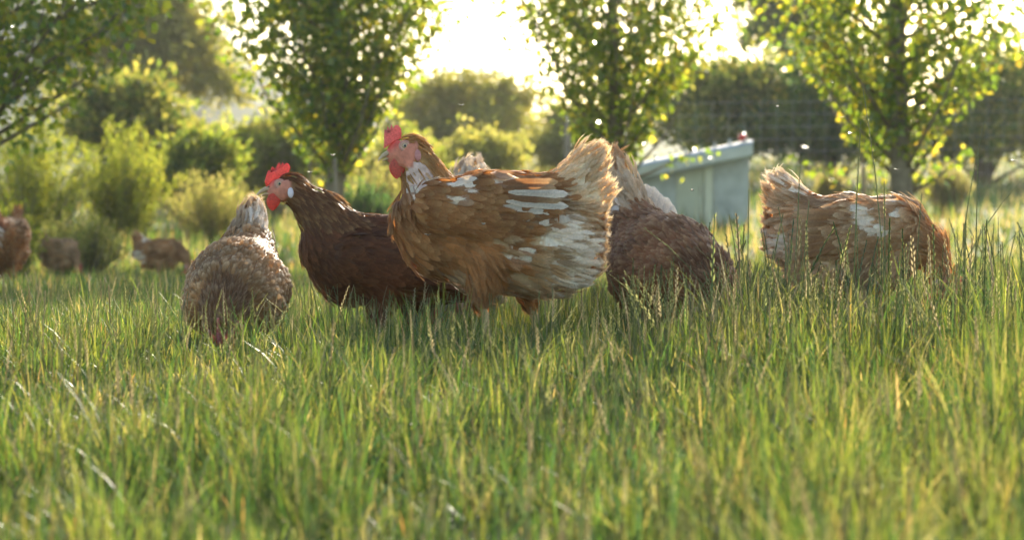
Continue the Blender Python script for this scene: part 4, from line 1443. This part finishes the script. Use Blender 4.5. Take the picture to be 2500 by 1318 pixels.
legsF = [((-0.02, y_, 0.075), (-0.035, y_, 0.05), (-0.02, y_, 0.001)) for y_ in (0.05, -0.05)]
headF = ((0.206, 0, 0.050), (0.30, 0, -0.95), (0.95, 0, 0.30))


def front_flights(c1, c2, whites=()):
    L_ = []
    for i in range(6):
        w = i in whites
        L_.append(((-0.115 - 0.004 * i, 0.060 - 0.003 * i, 0.222 - 0.014 * i), (-1, -0.18, 0.38 - 0.08 * i), 0.085, 0.022, WHITE if w else c1, (0.75, 0.72, 0.66) if w else c2, 0.03))
    return L_


C_col = colouring((0.31, 0.16, 0.058), (0.60, 0.43, 0.24), 75, [((-0.14, 0.02, 0.25), 0.045, 0.8), ((0.0, -.09, 0.19), 0.03, 0.4)], hack=((0.19, 0.09, 0.035), (0.34, 0.22, 0.12)), tailc=((0.40, 0.28, 0.16), (0.62, 0.52, 0.38)), fluffc=((0.34, 0.23, 0.13), (0.56, 0.45, 0.31)), wingc=((0.33, 0.18, 0.07), (0.62, 0.46, 0.27)))
tlC = [((-0.165, y_, 0.255), (-0.45, y_ * 5, 0.8), 0.055, 0.016, (0.45, 0.38, 0.28), (0.6, 0.54, 0.42), (1, y_ * 20, 0.3)) for y_ in (-0.02, -0.008, 0.006, 0.015)]
build_hen('buff speckled hen at the left, head down in the grass, facing us', ((575 - 1250) * PXD * 4.98, 5.03), R(-93), front_bones(0.012, 0.9), headF, legsF, C_col, 103, 0.006, 5.2, 0.96,
          front_flights((0.14, 0.07, 0.03), (0.28, 0.17, 0.09)), tlC, softness=0.7)

D_col = colouring((0.21, 0.095, 0.04), (0.40, 0.25, 0.125), 77, [((-0.15, 0.055, 0.22), 0.05, 1.0), ((-0.13, -0.05, 0.225), 0.045, 0.5)], tailc=((0.42, 0.25, 0.12), (0.56, 0.38, 0.21)), fluffc=((0.46, 0.34, 0.21), (0.64, 0.53, 0.38)), wingc=((0.20, 0.09, 0.038), (0.41, 0.26, 0.13)))
tlD = [((-0.17, y_, 0.255), (-0.30, y_ * 3, 0.95), 0.07, 0.022, (0.38, 0.23, 0.12), (0.5, 0.34, 0.2), (1, y_ * 20, 0.3)) for y_ in (-0.012, 0.0, 0.012)]
tlD += [((-0.13, 0.030 + 0.006 * k, 0.232 - 0.006 * k), (-0.25, 0.12 + 0.13 * k, 0.85 - 0.05 * k), 0.064 + 0.004 * (k % 2), 0.036, (0.70, 0.64, 0.54), (0.82, 0.78, 0.70), (1, 0.1, 0.3)) for k in range(5)]
tlD += [((-0.13, -0.030 - 0.006 * k, 0.232 - 0.006 * k), (-0.25, -0.12 - 0.14 * k, 0.80 - 0.06 * k), 0.058, 0.026, (0.55, 0.44, 0.31), (0.66, 0.54, 0.38), (1, -0.1, 0.3)) for k in range(3)]
build_hen('dark grey-brown hen pecking right of the central hen, narrow tan tail upright', ((1628 - 1250) * PXD * 5.4, 5.46), R(-66), front_bones(0.06, 0.48), headF, legsF, D_col, 104, 0.006, 5.0, 1.15,
          front_flights((0.30, 0.20, 0.11), (0.5, 0.38, 0.24), (0, 1, 2)), tlD, softness=0.7)

I_col = colouring((0.45, 0.36, 0.25), (0.66, 0.58, 0.46), 79)
build_hen('pale cream hen hidden behind the central hen, only its rounded tail showing', ((1118 - 1250) * PXD * 5.95, 5.80), R(-97), front_bones(0.020, 1.5), headF, legsF, I_col, 105, 0.008, 3.5, 1.27,
          front_flights((0.4, 0.3, 0.2), (0.6, 0.5, 0.38)), detail=False)

# ---- hen E: buff hen at the right, side on, pecking to the right
sE = PXD * 5.3
def kE(px, py, lat=0.0): return ((px - 2050) * sE, lat, CAM_Z + (600 - py) * sE)
rE = lambda v: v * sE


def peck_bones():
    b = [
        bone(kE(1955, 570), kE(2060, 574), rE(84), rE(92), 0.88, (-1, 0, 0.0), 'body'),
        bone(kE(2060, 574), kE(2165, 570), rE(92), rE(84), 0.88, (-1, 0, 0.0), 'body'),
        bone(kE(1930, 520), kE(1910, 490), rE(50), rE(44), 0.75, (-0.9, 0, 0.4), 'fluff'),
        bone(kE(1922, 505), kE(1897, 458), rE(48), rE(24), 0.62, (-0.5, 0, 0.86), 'tail'),
        bone(kE(1912, 565), kE(1905, 600), rE(44), rE(40), 0.8, (-0.85, 0, -0.3), 'fluff'),
        bone(kE(2180, 560), kE(2192, 595), rE(70), rE(64), 0.9, (-0.9, 0, 0.2), 'body'),
        bone(kE(2205, 570), kE(2262, 608), rE(58), rE(40), 0.85, (-0.85, 0, 0.5), 'hackle'),
        bone(kE(2262, 608), kE(2292, 676), rE(40), rE(29), 0.82, (-0.7, 0, 0.7), 'hackle'),
        bone(kE(2294, 706), kE(2298, 732), rE(27), rE(19), 0.72, (-0.6, 0, 0.8), 'head'),
        bone(kE(1985, 645), kE(2150, 645), rE(70), rE(68), 0.95, (-0.7, 0, -0.6), 'fluff'),
        bone(kE(2040, 660, 0.045), kE(2050, 725, 0.05), rE(48), rE(27), 0.8, (-0.2, 0, -1), 'thigh'),
        bone(kE(2080, 660, -0.045), kE(2085, 725, -0.05), rE(48), rE(27), 0.8, (-0.2, 0, -1), 'thigh'),
    ]
    for sd in (1, -1):
        b.append(bone(kE(2170, 545, 0.066 * sd), kE(2070, 555, 0.078 * sd), rE(50), rE(58), 0.38, (-1, 0, -0.05), 'wing'))
        b.append(bone(kE(2070, 555, 0.078 * sd), kE(1985, 560, 0.07 * sd), rE(58), rE(44), 0.38, (-1, 0, -0.05), 'wing'))
    return b


legsE = [(kE(2050, 728, .05), kE(2038, 780, .05), (0.0, .05, 0.001)), (kE(2085, 728, -.05), kE(2074, 780, -.05), (0.03, -.05, 0.001))]
headE = (kE(2294, 706), (0.22, 0, -0.97), (0.97, 0, 0.22))
patE = [(kE(2092, 530, -.1), 0.022, 1.0), (kE(2080, 545, -.1), 0.016, 0.8), (kE(2140, 570, -.1), 0.02, 0.9), (kE(1940, 450, 0), 0.04, 0.9), (kE(1900, 610, -.04), 0.045, 0.9), (kE(2180, 520, -.08), .022, .5), (kE(1895, 440, 0), .035, .5)]
E_col = colouring((0.42, 0.24, 0.115), (0.62, 0.45, 0.27), 81, patE, hack=((0.40, 0.19, 0.075), (0.58, 0.36, 0.17)), tailc=((0.62, 0.48, 0.34), (0.82, 0.74, 0.60)), wingc=((0.42, 0.24, 0.115), (0.62, 0.45, 0.27)), fluffc=((0.46, 0.29, 0.15), (0.66, 0.5, 0.33)), vary=0.3)
flE = [(kE(2050 - 6 * i, 530 + 15 * i, 0.098 - .002 * i), (-1, -0.15, 0.03 - 0.05 * i), 0.12, 0.021, (0.33, 0.17, 0.07), (0.5, 0.33, 0.18), 0.03) for i in range(6)]
tlE = [(kE(1925, 480, y_), (-0.45, y_ * 5, 0.85), 0.07, 0.022, (0.5, 0.34, 0.2), (0.7, 0.58, 0.42), (0.1, y_ * 30 + .01, 0.3)) for y_ in (0.012, 0.0, -0.012)]
build_hen('large buff orange hen pecking at the far right in tall grass, side on', ((2062 - 1250) * sE, 5.3), 0.0, peck_bones(), headE, legsE, E_col, 106, 0.0065, 4.6, 0.985, flE, tlE)

# ---- far hens
F_col = colouring((0.24, 0.10, 0.035), (0.36, 0.20, 0.08), 83, [((0.14, 0, 0.27), 0.05, 0.9), ((0.02, -0.04, 0.10), 0.05, 0.8)], hack=((0.30, 0.10, 0.04), (0.42, 0.2, 0.08)))
build_hen('chestnut hen with a white bib standing upright at the left edge', ((-6 - 1250) * PXD * 10.5, 10.6), R(-98), standing_bones(),
          (kA(1000, 365), (1, 0, -0.05), (0, 0, 1)), legsA, F_col, 107, 0.009, 2.8, 0.93, [], [], detail=False)
G_col = colouring((0.36, 0.22, 0.12), (0.5, 0.35, 0.2), 85, [((-0.18, -.05, 0.15), 0.05, .7)])
build_hen('dull tan hen pecking far off at the left, before the low weeds', ((138 - 1250) * PXD * 14.2, 14.2), R(-38), peck_bones(), headE, legsE, G_col, 108, 0.010, 2.3, 0.82, [], [], detail=False)
H_col = colouring((0.28, 0.14, 0.06), (0.40, 0.24, 0.12), 87, [(kE(1960, 490, 0), 0.035, 0.9), (kE(1920, 620, -.04), 0.05, 0.8)], tailc=((0.40, 0.27, 0.16), (0.55, 0.42, 0.28)))
build_hen('brown hen with white rump patch pecking far off, right of the tan hen', ((385 - 1250) * PXD * 13.8, 13.8), R(-8), peck_bones(), headE, legsE, H_col, 109, 0.010, 2.3, 0.82, [], [], detail=False)


# ---------------------------------------------------------------- insects in the air
M_WING = leafy('insect_wing', (0.75, 0.70, 0.55), trans=0.5, rough=0.2, spec=0.6, noise=0.0)
M_BUG = solid('insect_body', (0.10, 0.07, 0.04), rough=0.5, noise=0.0)


def insect(px, py, Y, label, rz):
    c = at(px, py, Y)
    o = empty('flying_insect', c, rz)
    tag(o, label, 'insect', 'small insects in the air')
    mb = MB(); mb.tube([(-0.0035, 0, 0), (-0.002, 0, 0.0002), (0.001, 0, 0.0004), (0.003, 0, 0.0003)], [0.0004, 0.001, 0.0011, 0.0006], 6); mb.build('body', M_BUG, o, True)
    for sd in (1, -1):
        mb = MB(); mb.add([(0.001, sd * 0.0006, 0.001), (0.002, sd * 0.005, 0.0026), (0, sd * 0.0075, 0.003), (-0.003, sd * 0.006, 0.0022), (-0.002, sd * 0.002, 0.0012)], [(0, 1, 2), (0, 2, 3), (0, 3, 4)])
        mb.build('wing', M_WING, o)


for k, (px, py, Y, lab) in enumerate([
        (1898, 262, 5.2, 'tiny pale-winged insect flying high before the dark hedge right of the shed'),
        (2052, 288, 5.1, 'tiny insect in the air just left of the right poplar trunk'),
        (2075, 327, 5.1, 'tiny insect hovering above the back of the rightmost hen'),
        (2190, 415, 5.1, 'tiny insect flying in front of the right poplar trunk base'),
        (2475, 393, 5.1, 'tiny insect flying near the right edge above the slanting stalk'),
        (1125, 258, 5.1, 'tiny insect flying above the pale hidden tail behind the central hen'),
        (812, 380, 5.2, 'tiny insect flying before the middle poplar trunk'),
        (758, 422, 5.2, 'tiny insect flying above the neck of the dark brown hen'),
        (1045, 574, 4.8, 'tiny insect flying across the breast of the central hen'),
        (1180, 548, 4.8, 'tiny insect flying across the wing of the central hen'),
        (1285, 541, 4.8, 'tiny insect flying low across the flank of the central hen'),
        (1690, 465, 5.1, 'tiny insect flying before the wall of the shed')]):
    insect(px, py, Y, lab, k * 1.7)

# ---------------------------------------------------------------- haze
hx0, hx1, hy0, hy1, hz0, hz1 = -262, 262, -9, 332, -2.5, 27
mb = MB(); mb.box(hx0, hx1, hy0, hy1, hz0, hz1)
m, t, n, out = new_mat('haze_air')
pv = n.new('ShaderNodeVolumePrincipled')
pv.inputs['Color'].default_value = (0.95, 0.95, 0.95, 1)
pv.inputs['Density'].default_value = 0.00055
pv.inputs['Anisotropy'].default_value = 0.35
t.links.new(pv.outputs[0], out.inputs['Volume'])
haze = mb.build('haze', m)
tag(haze, 'thin warm haze in the evening air', 'haze', kind='stuff')
